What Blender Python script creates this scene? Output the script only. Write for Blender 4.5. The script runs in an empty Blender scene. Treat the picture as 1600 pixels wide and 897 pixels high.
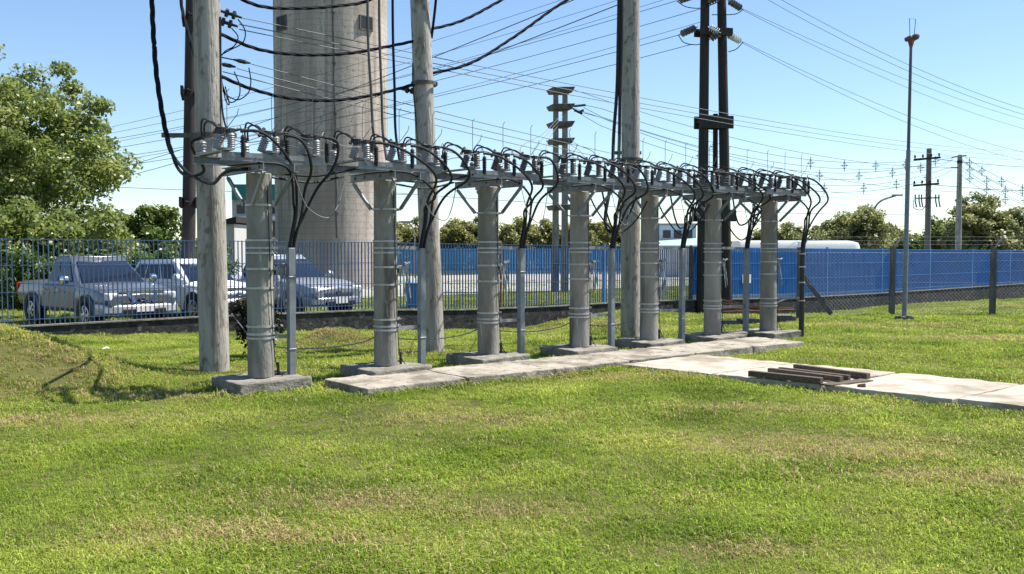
import bpy, math, random
import numpy as np
from mathutils import Vector, Matrix, noise as mnoise

random.seed(7)
RNG = np.random.default_rng(11)
R = math.radians
S = bpy.context.scene
COL = S.collection

# ------------------------------------------------------------------ camera, sky, sun, exposure
F, HC = 1450.0, 1.7
PITCH = math.atan(58.5 / F)
cam_d = bpy.data.cameras.new('camera')
cam_d.sensor_width = 36.0
cam_d.lens = 36.0 * F / 1600.0
cam_d.clip_start = 0.05
cam_d.clip_end = 6000
cam = bpy.data.objects.new('camera', cam_d)
cam.location = (0, 0, HC)
cam.rotation_euler = (R(90) - PITCH, 0, 0)
COL.objects.link(cam)
S.camera = cam

SUN_AZ, SUN_EL = R(18), R(60)          # azimuth from +X towards +Y
world = bpy.data.worlds.new('World')
S.world = world
world.use_nodes = True
wn = world.node_tree
bg = wn.nodes['Background']
sky = wn.nodes.new('ShaderNodeTexSky')
sky.sky_type = 'NISHITA'
sky.sun_disc = False
sky.sun_elevation = SUN_EL
sky.sun_rotation = R(90) - SUN_AZ
sky.altitude = 0
sky.air_density = 1.0
sky.dust_density = 0.05
sky.ozone_density = 4.0
wn.links.new(sky.outputs[0], bg.inputs[0])
bg.inputs[1].default_value = 0.09
sun_d = bpy.data.lights.new('sun', 'SUN')
sun_d.energy = 5.0
sun_d.angle = R(0.5)
sun_d.color = (1.0, 0.95, 0.86)
sun = bpy.data.objects.new('sun', sun_d)
sv = Vector((math.cos(SUN_AZ) * math.cos(SUN_EL), math.sin(SUN_AZ) * math.cos(SUN_EL), math.sin(SUN_EL)))
sun.rotation_euler = (-sv).to_track_quat('-Z', 'Y').to_euler()
sun.location = (30, 20, 60)
COL.objects.link(sun)
vs = S.view_settings
vs.view_transform = 'Standard'
vs.look = 'None'
vs.exposure = 1.0
vs.gamma = 1.0
vs.use_curve_mapping = False

# ------------------------------------------------------------------ survey helpers (photo pixel -> point in the place)
def ray(px, py):
    u, v = (px - 800) / F, (448.5 - py) / F
    return Vector((u, math.cos(PITCH) + v * math.sin(PITCH), -math.sin(PITCH) + v * math.cos(PITCH)))
def at(px, py, Y):
    d = ray(px, py)
    return Vector((0, 0, HC)) + d * (Y / d.y)
def gr(px, py, z=0.0):
    d = ray(px, py)
    return Vector((0, 0, HC)) + d * ((z - HC) / d.z)

ER = Vector((.777, .63, 0)).normalized()       # direction of the row of posts and of the blue fence
EN = Vector((ER.y, -ER.x, 0))                  # square to it, towards the camera side
FP = Vector((-11.6, 21.0, 0))                  # a point on the blue fence line
def sd(x, y):
    v = Vector((x, y, 0)) - FP
    return v.dot(ER), v.dot(EN)
def smooth(a, b, x):
    t = min(1, max(0, (x - a) / (b - a)))
    return t * t * (3 - 2 * t)
def table(pts, x):
    if x <= pts[0][0]: return pts[0][1]
    for (a, va), (b, vb) in zip(pts, pts[1:]):
        if x <= b: return va + (vb - va) * (x - a) / (b - a)
    return pts[-1][1]
W_FOOT = [(-10, -.25), (0, -.25), (4.4, -.45), (9.8, -.68), (15, -.9), (17.4, -.65), (19.7, -.5), (22.7, -.95), (31, -1.2), (39, -1.0), (54, -1.2), (80, -1.2)]
W_TOP = [(-10, -.08), (0, -.08), (4.4, -.05), (9.8, -.08), (12.4, -.2), (16.2, -.24), (21, -.22), (31, -.42), (39, -.42), (54, -.33), (80, -.3)]
F_TOP = [(-10, 1.97), (0, 1.96), (9.8, 1.92), (21, 1.83), (31, 1.76), (54, 1.66), (80, 1.6)]
BACK = -.35
def hz(x, y):
    s, d = sd(x, y)
    z = table(W_FOOT, s) * (1 - min(1, max(0, d / 11.0)) ** 1.8)
    if d < -.25:
        k = smooth(-.25, -.8, d) if False else smooth(.25, .8, -d)
        z = z * (1 - k) + BACK * k
    near = smooth(-.3, .6, d)
    b = (.66 + .16 * mnoise.noise((x * 1.6, y * 1.6, 9))) * math.exp(-(((x + 7.25) / 1.95) ** 2 + ((y - 11.7) / 1.7) ** 2) ** 2)
    b += .38 * math.exp(-(((x + 3.35) / .8) ** 2 + ((y - 17.6) / 1.1) ** 2))
    b += .30 * math.exp(-(((x - 2.4) / 1.1) ** 2 + ((y - 22.0) / 1.6) ** 2))
    n = .05 * mnoise.noise((x * .35, y * .35, 0)) + .03 * mnoise.noise((x * 1.1, y * 1.1, 3))
    far = 1 - smooth(50, 90, math.hypot(x, y))
    return z + b * near + n * near * far * (.3 + .7 * smooth(0, 3, abs(d - 12.7))) 

# ------------------------------------------------------------------ materials
def mat(name, base=(.5, .5, .5), rough=.7, metal=0.0, spec=.3, var=None, scale=4.0, stretch=(1, 1, 1), bump=0.0, bscale=60.0, detail=6.0, coords='Object', ramp=(.35, .7)):
    m = bpy.data.materials.new(name)
    m.use_nodes = True
    nt = m.node_tree
    p = nt.nodes['Principled BSDF']
    p.inputs['Base Color'].default_value = (*base, 1)
    p.inputs['Roughness'].default_value = rough
    p.inputs['Metallic'].default_value = metal
    p.inputs['Specular IOR Level'].default_value = spec
    tc = nt.nodes.new('ShaderNodeTexCoord')
    mp = nt.nodes.new('ShaderNodeMapping')
    mp.inputs['Scale'].default_value = stretch
    oi = nt.nodes.new('ShaderNodeObjectInfo'); ml = nt.nodes.new('ShaderNodeMath'); ml.operation = 'MULTIPLY'; ml.inputs[1].default_value = 37.0
    nt.links.new(oi.outputs['Random'], ml.inputs[0])
    va = nt.nodes.new('ShaderNodeVectorMath'); va.operation = 'ADD'
    nt.links.new(tc.outputs[coords], va.inputs[0]); nt.links.new(ml.outputs[0], va.inputs[1])
    nt.links.new(va.outputs[0], mp.inputs[0])
    if var is not None:
        nz = nt.nodes.new('ShaderNodeTexNoise')
        nz.inputs['Scale'].default_value = scale
        nz.inputs['Detail'].default_value = detail
        nz.inputs['Roughness'].default_value = .65
        nt.links.new(mp.outputs[0], nz.inputs['Vector'])
        cr = nt.nodes.new('ShaderNodeValToRGB')
        cr.color_ramp.elements[0].position = ramp[0]
        cr.color_ramp.elements[1].position = ramp[1]
        cr.color_ramp.elements[0].color = (*base, 1)
        cr.color_ramp.elements[1].color = (*var, 1)
        nt.links.new(nz.outputs['Fac'], cr.inputs[0])
        nt.links.new(cr.outputs[0], p.inputs['Base Color'])
    if bump > 0:
        nb = nt.nodes.new('ShaderNodeTexNoise')
        nb.inputs['Scale'].default_value = bscale
        nb.inputs['Detail'].default_value = 5
        nt.links.new(mp.outputs[0], nb.inputs['Vector'])
        bp = nt.nodes.new('ShaderNodeBump')
        bp.inputs['Strength'].default_value = bump
        bp.inputs['Distance'].default_value = .02
        nt.links.new(nb.outputs['Fac'], bp.inputs['Height'])
        nt.links.new(bp.outputs[0], p.inputs['Normal'])
    return m

def add_mix(m, col, scale, lo, hi, stretch=(1, 1, 1), coords='Object', detail=4.0):
    """lay another noise-shaped stain over a material's base colour"""
    nt = m.node_tree
    p = nt.nodes['Principled BSDF']
    src = p.inputs['Base Color'].links[0].from_socket if p.inputs['Base Color'].links else None
    tc = nt.nodes.new('ShaderNodeTexCoord'); mp = nt.nodes.new('ShaderNodeMapping')
    mp.inputs['Scale'].default_value = stretch
    mp.inputs['Location'].default_value = (3.7, 1.3, 8.1)
    oi = nt.nodes.new('ShaderNodeObjectInfo'); ml = nt.nodes.new('ShaderNodeMath'); ml.operation = 'MULTIPLY'; ml.inputs[1].default_value = 53.0
    nt.links.new(oi.outputs['Random'], ml.inputs[0])
    va = nt.nodes.new('ShaderNodeVectorMath'); va.operation = 'ADD'
    nt.links.new(tc.outputs[coords], va.inputs[0]); nt.links.new(ml.outputs[0], va.inputs[1])
    nt.links.new(va.outputs[0], mp.inputs[0])
    nz = nt.nodes.new('ShaderNodeTexNoise'); nz.inputs['Scale'].default_value = scale; nz.inputs['Detail'].default_value = detail
    nt.links.new(mp.outputs[0], nz.inputs['Vector'])
    mr = nt.nodes.new('ShaderNodeMapRange'); mr.inputs[1].default_value = lo; mr.inputs[2].default_value = hi
    nt.links.new(nz.outputs['Fac'], mr.inputs[0])
    mx = nt.nodes.new('ShaderNodeMix'); mx.data_type = 'RGBA'
    nt.links.new(mr.outputs[0], mx.inputs[0])
    if src: nt.links.new(src, mx.inputs[6])
    else: mx.inputs[6].default_value = p.inputs['Base Color'].default_value
    mx.inputs[7].default_value = (*col, 1)
    nt.links.new(mx.outputs[2], p.inputs['Base Color'])
    return m

def leaf_mat(name, c0, c1, c2, trans=.35, nscale=.6, dry=None):
    """foliage: colour by clump (noise) and by leaf (random per island), with light passing through"""
    m = bpy.data.materials.new(name); m.use_nodes = True
    nt = m.node_tree; nt.nodes.clear()
    out = nt.nodes.new('ShaderNodeOutputMaterial')
    tc = nt.nodes.new('ShaderNodeTexCoord')
    nz = nt.nodes.new('ShaderNodeTexNoise'); nz.inputs['Scale'].default_value = nscale; nz.inputs['Detail'].default_value = 3
    nt.links.new(tc.outputs['Object'], nz.inputs['Vector'])
    ge = nt.nodes.new('ShaderNodeNewGeometry')
    ad = nt.nodes.new('ShaderNodeMath'); ad.operation = 'MULTIPLY_ADD'
    nt.links.new(ge.outputs['Random Per Island'], ad.inputs[0]); ad.inputs[1].default_value = .5
    sb = nt.nodes.new('ShaderNodeMath'); sb.operation = 'SUBTRACT'; sb.inputs[1].default_value = .25
    nt.links.new(nz.outputs['Fac'], sb.inputs[0])
    nt.links.new(sb.outputs[0], ad.inputs[2])
    cr = nt.nodes.new('ShaderNodeValToRGB')
    e = cr.color_ramp.elements
    e[0].position, e[0].color = .2, (*c0, 1)
    e[1].position, e[1].color = .8, (*c2, 1)
    x = e.new(.5); x.color = (*c1, 1)
    if dry:
        y = e.new(.93); y.color = (*dry, 1)
    nt.links.new(ad.outputs[0], cr.inputs[0])
    df = nt.nodes.new('ShaderNodeBsdfDiffuse'); tr = nt.nodes.new('ShaderNodeBsdfTranslucent')
    gl = nt.nodes.new('ShaderNodeBsdfGlossy'); gl.inputs['Roughness'].default_value = .45; gl.inputs[0].default_value = (.7, .7, .7, 1)
    nt.links.new(cr.outputs[0], df.inputs[0])
    hs = nt.nodes.new('ShaderNodeHueSaturation'); hs.inputs['Value'].default_value = 1.25; hs.inputs['Hue'].default_value = .49
    nt.links.new(cr.outputs[0], hs.inputs['Color']); nt.links.new(hs.outputs[0], tr.inputs[0])
    mx = nt.nodes.new('ShaderNodeMixShader'); mx.inputs[0].default_value = trans
    nt.links.new(df.outputs[0], mx.inputs[1]); nt.links.new(tr.outputs[0], mx.inputs[2])
    m2 = nt.nodes.new('ShaderNodeMixShader'); m2.inputs[0].default_value = .05
    nt.links.new(mx.outputs[0], m2.inputs[1]); nt.links.new(gl.outputs[0], m2.inputs[2])
    nt.links.new(m2.outputs[0], out.inputs[0])
    return m

M = {}
M['post'] = add_mix(mat('post_concrete', (.18, .168, .145), .9, var=(.33, .312, .28), scale=3, stretch=(1, 1, .35), bump=.5, bscale=40), (.10, .09, .075), 2.2, .58, .72, (1.6, 1.6, .3))
M['pole'] = add_mix(mat('pole_concrete', (.27, .25, .22), .85, var=(.44, .415, .375), scale=4, stretch=(2, 2, .25), bump=.9, bscale=22), (.13, .118, .10), 2.0, .54, .72, (3, 3, .18))
add_mix(M['pole'], (.17, .155, .13), 11, .55, .68, (1, 1, .6))
add_mix(M['post'], (.40, .37, .31), 6, .62, .72, (2.5, 2.5, .35))
M['tower'] = None
M['pad'] = add_mix(mat('pad_concrete', (.13, .12, .10), .95, var=(.29, .27, .235), scale=5, bump=.8, bscale=25), (.12, .12, .10), 3, .58, .7)
M['galv'] = mat('galvanised_steel', (.17, .175, .18), .5, metal=.55, var=(.30, .305, .31), scale=12, spec=.5)
M['strap'] = mat('bright_strap_steel', (.34, .345, .35), .45, metal=.35, var=(.5, .5, .5), scale=12)
M['duct'] = mat('grey_duct_paint', (.17, .19, .21), .5, metal=.2, var=(.24, .26, .28), scale=8)
M['cable'] = mat('black_cable', (.016, .016, .018), .55, spec=.25)
M['cable_blue'] = mat('twisted_cable_sheath', (.012, .013, .018), .7, spec=.06)
M['wire'] = mat('aluminium_wire', (.16, .165, .175), .7, metal=.1)
M['wire_dark'] = mat('weathered_wire', (.07, .075, .085), .8)
M['porcelain'] = mat('grey_porcelain', (.22, .225, .23), .4, var=(.34, .345, .35), scale=9, spec=.5)
M['polymer'] = mat('dark_polymer', (.075, .075, .08), .4, var=(.17, .17, .175), scale=9, spec=.45)
M['iron'] = mat('dark_iron', (.04, .04, .042), .5, metal=.4)
M['blue'] = add_mix(mat('blue_fence_paint', (.055, .19, .44), .5, var=(.075, .23, .52), scale=2), (.10, .15, .26), 1.3, .6, .8)
M['blue_shaded'] = mat('blue_bar_shade', (.055, .095, .18), .5, var=(.07, .13, .26), scale=2)  # slate copy of the fence blue; shade on the left bars painted in
M['blue_sheet'] = mat('blue_sheet_paint', (.085, .32, .62), .65, var=(.12, .39, .70), scale=.8)
M['rust'] = mat('rusted_steel', (.12, .06, .035), .8, var=(.22, .13, .09), scale=6)
M['wall'] = add_mix(mat('sooty_wall', (.014, .014, .016), .95, var=(.06, .06, .055), scale=3.5, stretch=(1, 1, 1.4), bump=.6, bscale=12), (.13, .13, .12), 6, .58, .74)
M['creosote'] = mat('creosoted_wood', (.022, .019, .018), .75, var=(.05, .042, .036), scale=6, stretch=(4, 4, .2), bump=.3, bscale=30)
M['timber'] = mat('dark_timber', (.065, .048, .036), .85, var=(.16, .13, .10), scale=9, stretch=(1, 6, 6), bump=.5, bscale=30)
M['graywood'] = mat('weathered_wood_pole', (.13, .12, .115), .9, var=(.2, .19, .18), scale=5, stretch=(4, 4, .3))
M['slab'] = add_mix(add_mix(mat('slab_concrete', (.37, .325, .265), .95, var=(.48, .43, .355), scale=2.5, bump=.5, bscale=30, coords='Object'), (.24, .205, .16), 1.9, .46, .66), (.22, .20, .16), 9, .62, .8)
M['slab_old'] = add_mix(add_mix(mat('old_slab_concrete', (.26, .23, .185), .95, var=(.40, .36, .30), scale=3.5, bump=.6, bscale=30), (.16, .14, .11), 2.2, .5, .64), (.13, .12, .09), 11, .56, .7)
M['link'] = mat('chain_link_wire', (.24, .25, .26), .6, metal=.2)
M['dkpost'] = mat('sooty_concrete_post', (.07, .068, .063), .9, var=(.17, .165, .155), scale=4, stretch=(2, 2, .4), bump=.4, bscale=30)
M['mast'] = mat('mast_paint', (.10, .09, .10), .5, var=(.16, .14, .14), scale=3, metal=.3)
M['red'] = mat('red_lamp_housing', (.30, .05, .03), .5, var=(.2, .05, .04), scale=8)
M['glass'] = mat('car_glass', (.010, .016, .030), .06, spec=.35)
M['tyre'] = mat('tyre_rubber', (.015, .015, .016), .85)
M['rim'] = mat('alloy_rim', (.45, .46, .48), .3, metal=.9)
M['chrome'] = mat('chrome_trim', (.75, .76, .78), .12, metal=1.0)
M['silver'] = mat('silver_car_paint', (.125, .14, .17), .22, metal=.35, spec=.6)
M['darksilver'] = mat('dark_grey_car_paint', (.30, .32, .36), .22, metal=.3, spec=.6)
M['bumper_sunlit'] = mat('bumper_sun_highlight', (.55, .56, .58), .25, metal=.2)  # body silver lightened to paint in the sun highlight on the bumper
M['white'] = mat('white_car_paint', (.75, .75, .74), .25, spec=.6)
M['black_plastic'] = mat('black_plastic', (.02, .02, .022), .6)
M['lens'] = mat('headlight_lens', (.8, .82, .84), .12, metal=.1, spec=.9)
M['tail'] = mat('tail_light_lens', (.35, .01, .01), .2)
M['plate'] = mat('plate_white', (.7, .7, .68), .5)
M['green_fascia'] = mat('green_fascia', (.015, .16, .14), .5, var=(.02, .2, .17), scale=1)
M['offwhite'] = mat('painted_wall', (.42, .42, .40), .9, var=(.5, .5, .48), scale=.7)
M['greywall'] = mat('grey_block_wall', (.22, .22, .23), .9, var=(.32, .33, .34), scale=.6)
M['palegreen'] = mat('pale_green_roof', (.30, .45, .38), .5, var=(.36, .5, .43), scale=.4)
M['bluewhite'] = mat('pale_blue_cladding', (.35, .42, .55), .6, var=(.5, .56, .66), scale=.5, stretch=(3, 3, .2))
M['buswhite'] = mat('bus_paint', (.72, .72, .70), .3)
M['asphalt'] = mat('pale_paving', (.27, .265, .25), .95, var=(.36, .35, .33), scale=.5)
M['brick'] = mat('brown_stone', (.14, .08, .06), .9, var=(.2, .13, .1), scale=20)
M['bark'] = mat('bark', (.09, .075, .06), .95, var=(.17, .15, .12), scale=8, stretch=(3, 3, .6))

# concrete tower: board-marked, streaked
def tower_mat():
    m = mat('tower_concrete', (.38, .325, .268), .9, var=(.54, .475, .40), scale=1.2, stretch=(1.2, 1.2, .12), bump=.6, bscale=14, ramp=(.3, .72))
    add_mix(m, (.22, .185, .155), 1.6, .46, .70, (2, 2, .09))
    add_mix(m, (.43, .395, .35), 2.4, .54, .74, (3, 3, .10))
    add_mix(m, (.28, .235, .19), .35, .50, .68, (1, 1, .5))
    add_mix(m, (.26, .22, .18), 9, .56, .70, (1, 1, .5))
    nt = m.node_tree; p = nt.nodes['Principled BSDF']
    tc = nt.nodes.new('ShaderNodeTexCoord'); sx = nt.nodes.new('ShaderNodeSeparateXYZ')
    nt.links.new(tc.outputs['Object'], sx.inputs[0])
    fr = nt.nodes.new('ShaderNodeMath'); fr.operation = 'PINGPONG'; fr.inputs[1].default_value = .16
    nt.links.new(sx.outputs[2], fr.inputs[0])
    lt = nt.nodes.new('ShaderNodeMath'); lt.operation = 'LESS_THAN'; lt.inputs[1].default_value = .018
    nt.links.new(fr.outputs[0], lt.inputs[0])
    ml = nt.nodes.new('ShaderNodeMath'); ml.operation = 'MULTIPLY'; ml.inputs[1].default_value = .34
    nt.links.new(lt.outputs[0], ml.inputs[0])
    mx = nt.nodes.new('ShaderNodeMix'); mx.data_type = 'RGBA'
    nt.links.new(ml.outputs[0], mx.inputs[0])
    nt.links.new(p.inputs['Base Color'].links[0].from_socket, mx.inputs[6])
    mx.inputs[7].default_value = (.12, .105, .09, 1)
    nt.links.new(mx.outputs[2], p.inputs['Base Color'])
    return m
M['tower'] = tower_mat()

# ------------------------------------------------------------------ mesh builder
class MB:
    def __init__(s): s.v = []; s.f = []
    def add(s, vs, fs):
        o = len(s.v); s.v += [Vector(a) for a in vs]; s.f += [tuple(i + o for i in f) for f in fs]; return s
    def hexa(s, p):           # 4 bottom + 4 top, counter-clockwise from above
        return s.add(p, [(3, 2, 1, 0), (4, 5, 6, 7), (0, 1, 5, 4), (1, 2, 6, 5), (2, 3, 7, 6), (3, 0, 4, 7)])
    def box(s, c, size, rz=0.0, m3=None):
        x, y, z = size[0] / 2, size[1] / 2, size[2] / 2
        mm = m3 if m3 is not None else Matrix.Rotation(rz, 3, 'Z')
        c = Vector(c)
        return s.hexa([c + mm @ Vector(q) for q in ((-x, -y, -z), (x, -y, -z), (x, y, -z), (-x, y, -z), (-x, -y, z), (x, -y, z), (x, y, z), (-x, y, z))])
    def beam(s, a, b, w, h, up=(0, 0, 1)):      # w sideways, h along up
        a, b = Vector(a), Vector(b)
        d = (b - a).normalized(); upv = Vector(up)
        if abs(d.dot(upv)) > .98: upv = Vector((1, 0, 0))
        sdv = d.cross(upv).normalized(); u = sdv.cross(d).normalized()
        sdv *= w / 2; u *= h / 2
        return s.hexa([a - sdv - u, a + sdv - u, b + sdv - u, b - sdv - u, a - sdv + u, a + sdv + u, b + sdv + u, b - sdv + u][0:8])
    def tube(s, pts, r, n=8, caps=True):
        pts = [Vector(p) for p in pts]
        rs = r if isinstance(r, (list, tuple)) else [r] * len(pts)
        k = len(pts)
        tan = [(pts[min(i + 1, k - 1)] - pts[max(i - 1, 0)]).normalized() for i in range(k)]
        ref = Vector((0, 0, 1)) if abs(tan[0].z) < .9 else Vector((1, 0, 0))
        u = tan[0].cross(ref).normalized()
        o = len(s.v)
        for i in range(k):
            u = (u - tan[i] * u.dot(tan[i]))
            if u.length < 1e-6: u = tan[i].orthogonal()
            u.normalize(); w = tan[i].cross(u)
            for j in range(n):
                a = 2 * math.pi * j / n
                s.v.append(pts[i] + (u * math.cos(a) + w * math.sin(a)) * rs[i])
        for i in range(k - 1):
            for j in range(n):
                s.f.append((o + i * n + j, o + i * n + (j + 1) % n, o + (i + 1) * n + (j + 1) % n, o + (i + 1) * n + j))
        if caps:
            s.f.append(tuple(o + j for j in range(n))[::-1]); s.f.append(tuple(o + (k - 1) * n + j for j in range(n)))
        return s
    def lathe(s, prof, c=(0, 0, 0), axis=(0, 0, 1), n=16, caps=True):
        c = Vector(c); q = Vector((0, 0, 1)).rotation_difference(Vector(axis).normalized())
        o = len(s.v); k = len(prof)
        for r, z in prof:
            for j in range(n):
                a = 2 * math.pi * j / n
                s.v.append(c + q @ Vector((r * math.cos(a), r * math.sin(a), z)))
        for i in range(k - 1):
            for j in range(n):
                s.f.append((o + i * n + j, o + i * n + (j + 1) % n, o + (i + 1) * n + (j + 1) % n, o + (i + 1) * n + j))
        if caps:
            s.f.append(tuple(o + j for j in range(n))[::-1]); s.f.append(tuple(o + (k - 1) * n + j for j in range(n)))
        return s
    def loft(s, secs, caps=True):
        n = len(secs[0]); o = len(s.v)
        for sec in secs: s.v += [Vector(p) for p in sec]
        for i in range(len(secs) - 1):
            for j in range(n):
                s.f.append((o + i * n + j, o + i * n + (j + 1) % n, o + (i + 1) * n + (j + 1) % n, o + (i + 1) * n + j))
        if caps:
            s.f.append(tuple(o + j for j in range(n))[::-1]); s.f.append(tuple(o + (len(secs) - 1) * n + j for j in range(n)))
        return s
    def slab(s, pts, th):      # flat polygon with thickness along its normal
        pts = [Vector(p) for p in pts]
        nrm = (pts[1] - pts[0]).cross(pts[2] - pts[0]).normalized() * th
        n = len(pts); o = len(s.v)
        s.v += pts + [p + nrm for p in pts]
        s.f.append(tuple(o + i for i in range(n))[::-1]); s.f.append(tuple(o + n + i for i in range(n)))
        for i in range(n): s.f.append((o + i, o + (i + 1) % n, o + n + (i + 1) % n, o + n + i))
        return s
    def build(s, name, m, parent=None, world=False, sharp=35, bevel=0.0, bseg=2):
        vv = s.v
        if parent is not None and world:
            inv = WM[parent].inverted()
            vv = [inv @ p for p in vv]
        me = bpy.data.meshes.new(name)
        me.from_pydata([tuple(p) for p in vv], [], s.f)
        me.validate()
        import bmesh
        bm = bmesh.new(); bm.from_mesh(me); bmesh.ops.recalc_face_normals(bm, faces=bm.faces); bm.to_mesh(me); bm.free()
        me.shade_smooth()
        me.set_sharp_from_angle(angle=R(sharp))
        if m: me.materials.append(M[m] if isinstance(m, str) else m)
        o = bpy.data.objects.new(name, me); COL.objects.link(o)
        if parent is not None: o.parent = parent
        if parent in WM: WM[o] = WM[parent]
        if bevel > 0:
            b = o.modifiers.new('bevel', 'BEVEL'); b.width = bevel; b.segments = bseg; b.limit_method = 'ANGLE'; b.angle_limit = R(35)
        return o
CAST = bpy.data.textures.new('cast_roughness', 'CLOUDS'); CAST.noise_scale = .16; CAST.noise_depth = 3
def rough_cast(o, level=4, strength=.03):
    m1 = o.modifiers.new('divide', 'SUBSURF'); m1.subdivision_type = 'SIMPLE'; m1.levels = level; m1.render_levels = level
    m2 = o.modifiers.new('rough', 'DISPLACE'); m2.texture = CAST; m2.texture_coords = 'GLOBAL'; m2.strength = strength; m2.mid_level = .5
    return o
WM = {}
def tag(o, label, cat, group=None, kind='thing'):
    if label: o['label'] = label
    if cat: o['category'] = cat
    if group: o['group'] = group
    o['kind'] = kind
    return o
def T(name, label, cat, loc=(0, 0, 0), rz=0.0, group=None):
    o = bpy.data.objects.new(name, None); o.empty_display_size = .2
    o.location = loc; o.rotation_euler = (0, 0, rz); COL.objects.link(o)
    WM[o] = Matrix.Translation(Vector(loc)) @ Matrix.Rotation(rz, 4, 'Z')
    return tag(o, label, cat, group)
def struct(o):
    o['kind'] = 'structure'; return o
KIDS = {}
def copy_tree(o, parent=None):
    c = o.copy(); COL.objects.link(c); c.parent = parent
    for ch in [x for x in o.children]: copy_tree(ch, c)
    return c
def dup(o, loc, rz, label, group=None):
    c = copy_tree(o); c.location = loc; c.rotation_euler = (0, 0, rz); c['label'] = label
    if group: c['group'] = group
    WM[c] = Matrix.Translation(Vector(loc)) @ Matrix.Rotation(rz, 4, 'Z')
    return c
def spline(pts, n=8):
    """centripetal Catmull-Rom, so uneven spacing makes no kinks"""
    pts = [Vector(p) for p in pts]; out = []
    P = [2 * pts[0] - pts[1]] + pts + [2 * pts[-1] - pts[-2]]
    for i in range(1, len(P) - 2):
        a, b, c, d = P[i - 1:i + 3]
        t0 = 0.0; t1 = t0 + max(1e-4, (b - a).length) ** .5; t2 = t1 + max(1e-4, (c - b).length) ** .5; t3 = t2 + max(1e-4, (d - c).length) ** .5
        for k in range(n):
            t = t1 + (t2 - t1) * k / n
            A1 = a * ((t1 - t) / (t1 - t0)) + b * ((t - t0) / (t1 - t0)); A2 = b * ((t2 - t) / (t2 - t1)) + c * ((t - t1) / (t2 - t1)); A3 = c * ((t3 - t) / (t3 - t2)) + d * ((t - t2) / (t3 - t2))
            B1 = A1 * ((t2 - t) / (t2 - t0)) + A2 * ((t - t0) / (t2 - t0)); B2 = A2 * ((t3 - t) / (t3 - t1)) + A3 * ((t - t1) / (t3 - t1))
            out.append(B1 * ((t2 - t) / (t2 - t1)) + B2 * ((t - t1) / (t2 - t1)))
    out.append(pts[-1]); return out
def sagged(a, b, sag, n=24):
    a, b = Vector(a), Vector(b)
    return [a.lerp(b, i / n) - Vector((0, 0, sag * 4 * (i / n) * (1 - i / n))) for i in range(n + 1)]

# ------------------------------------------------------------------ ground
def axis(lo, mid0, mid1, hi, step):
    a = list(np.arange(mid0, mid1 + 1e-6, step)); g = step; x = mid1
    while x < hi: g *= 1.25; x += g; a.append(x)
    g = step; x = mid0
    while x > lo: g *= 1.25; x -= g; a.insert(0, x)
    return a
xs = axis(-1500, -22, 40, 1500, .38); ys = axis(-200, 2, 62, 2500, .38)
gv = [(x, y, hz(x, y)) for y in ys for x in xs]
nx = len(xs)
gf = [(j * nx + i, j * nx + i + 1, (j + 1) * nx + i + 1, (j + 1) * nx + i) for j in range(len(ys) - 1) for i in range(nx - 1)]
gm = bpy.data.meshes.new('ground'); gm.from_pydata(gv, [], gf); gm.shade_smooth()
def ground_mat():
    m = mat('lawn_soil', (.045, .055, .016), 1.0, spec=.05, var=(.12, .115, .042), scale=.9, coords='Object', bump=.8, bscale=25, detail=8)
    add_mix(m, (.20, .165, .095), .55, .60, .74, detail=7)
    add_mix(m, (.13, .11, .06), 9, .58, .75, detail=6)
    return m
gm.materials.append(ground_mat())
ground = bpy.data.objects.new('ground', gm); COL.objects.link(ground); struct(ground)

# slab walk along the posts, and the broad one leaving it towards the camera's right
PA = gr(573, 614, .06); PA.z = 0
def walk(name, o, du, dv, L, W, n, m2=1, top=.11, gap=.05, mm='slab'):
    b = MB()
    for i in range(n):
        for j in range(m2):
            x0, x1 = L * i / n + gap / 2, L * (i + 1) / n - gap / 2
            y0, y1 = W * j / m2 + gap / 2, W * (j + 1) / m2 - gap / 2
            t = [top + random.uniform(-.008, .008) for _ in range(4)]
            cs = [o + du * x + dv * y for x, y in ((x0, y0), (x1, y0), (x1, y1), (x0, y1))]
            b.hexa([Vector((c.x, c.y, -.25)) for c in cs] + [Vector((c.x, c.y, z)) for c, z in zip(cs, t)])
    return struct(rough_cast(b.build(name, mm, bevel=.014), 4, .035))
walk1_w = 1.08
walk('footpath', PA, ER, -EN, 8.7, walk1_w, 6, mm='slab_old', gap=.03)
DIR2 = Vector((.73, -.683, 0)).normalized(); DIR2s = Vector((.683, .73, 0)).normalized()
P2 = PA + ER * 4.05 + Vector((.01, -.016, 0))
walk('footpath', P2 + DIR2 * .02, DIR2, (PA + ER * 5.95 - (PA + ER * 4.05)).normalized(), 9.0, 1.82, 6, top=.085)

# the pale paving of the car park road beyond the blue fence
rd = MB()
rq = [(fpt_.x, fpt_.y) for fpt_ in (FP + ER * a_ + EN * d_ for a_, d_ in ((15, -10.5), (85, -10.5), (85, -36), (26, -36)))]
rd.add([(x, y, BACK + .03) for x, y in rq], [(0, 1, 2, 3)])
struct(rd.build('road', 'asphalt'))

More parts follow.
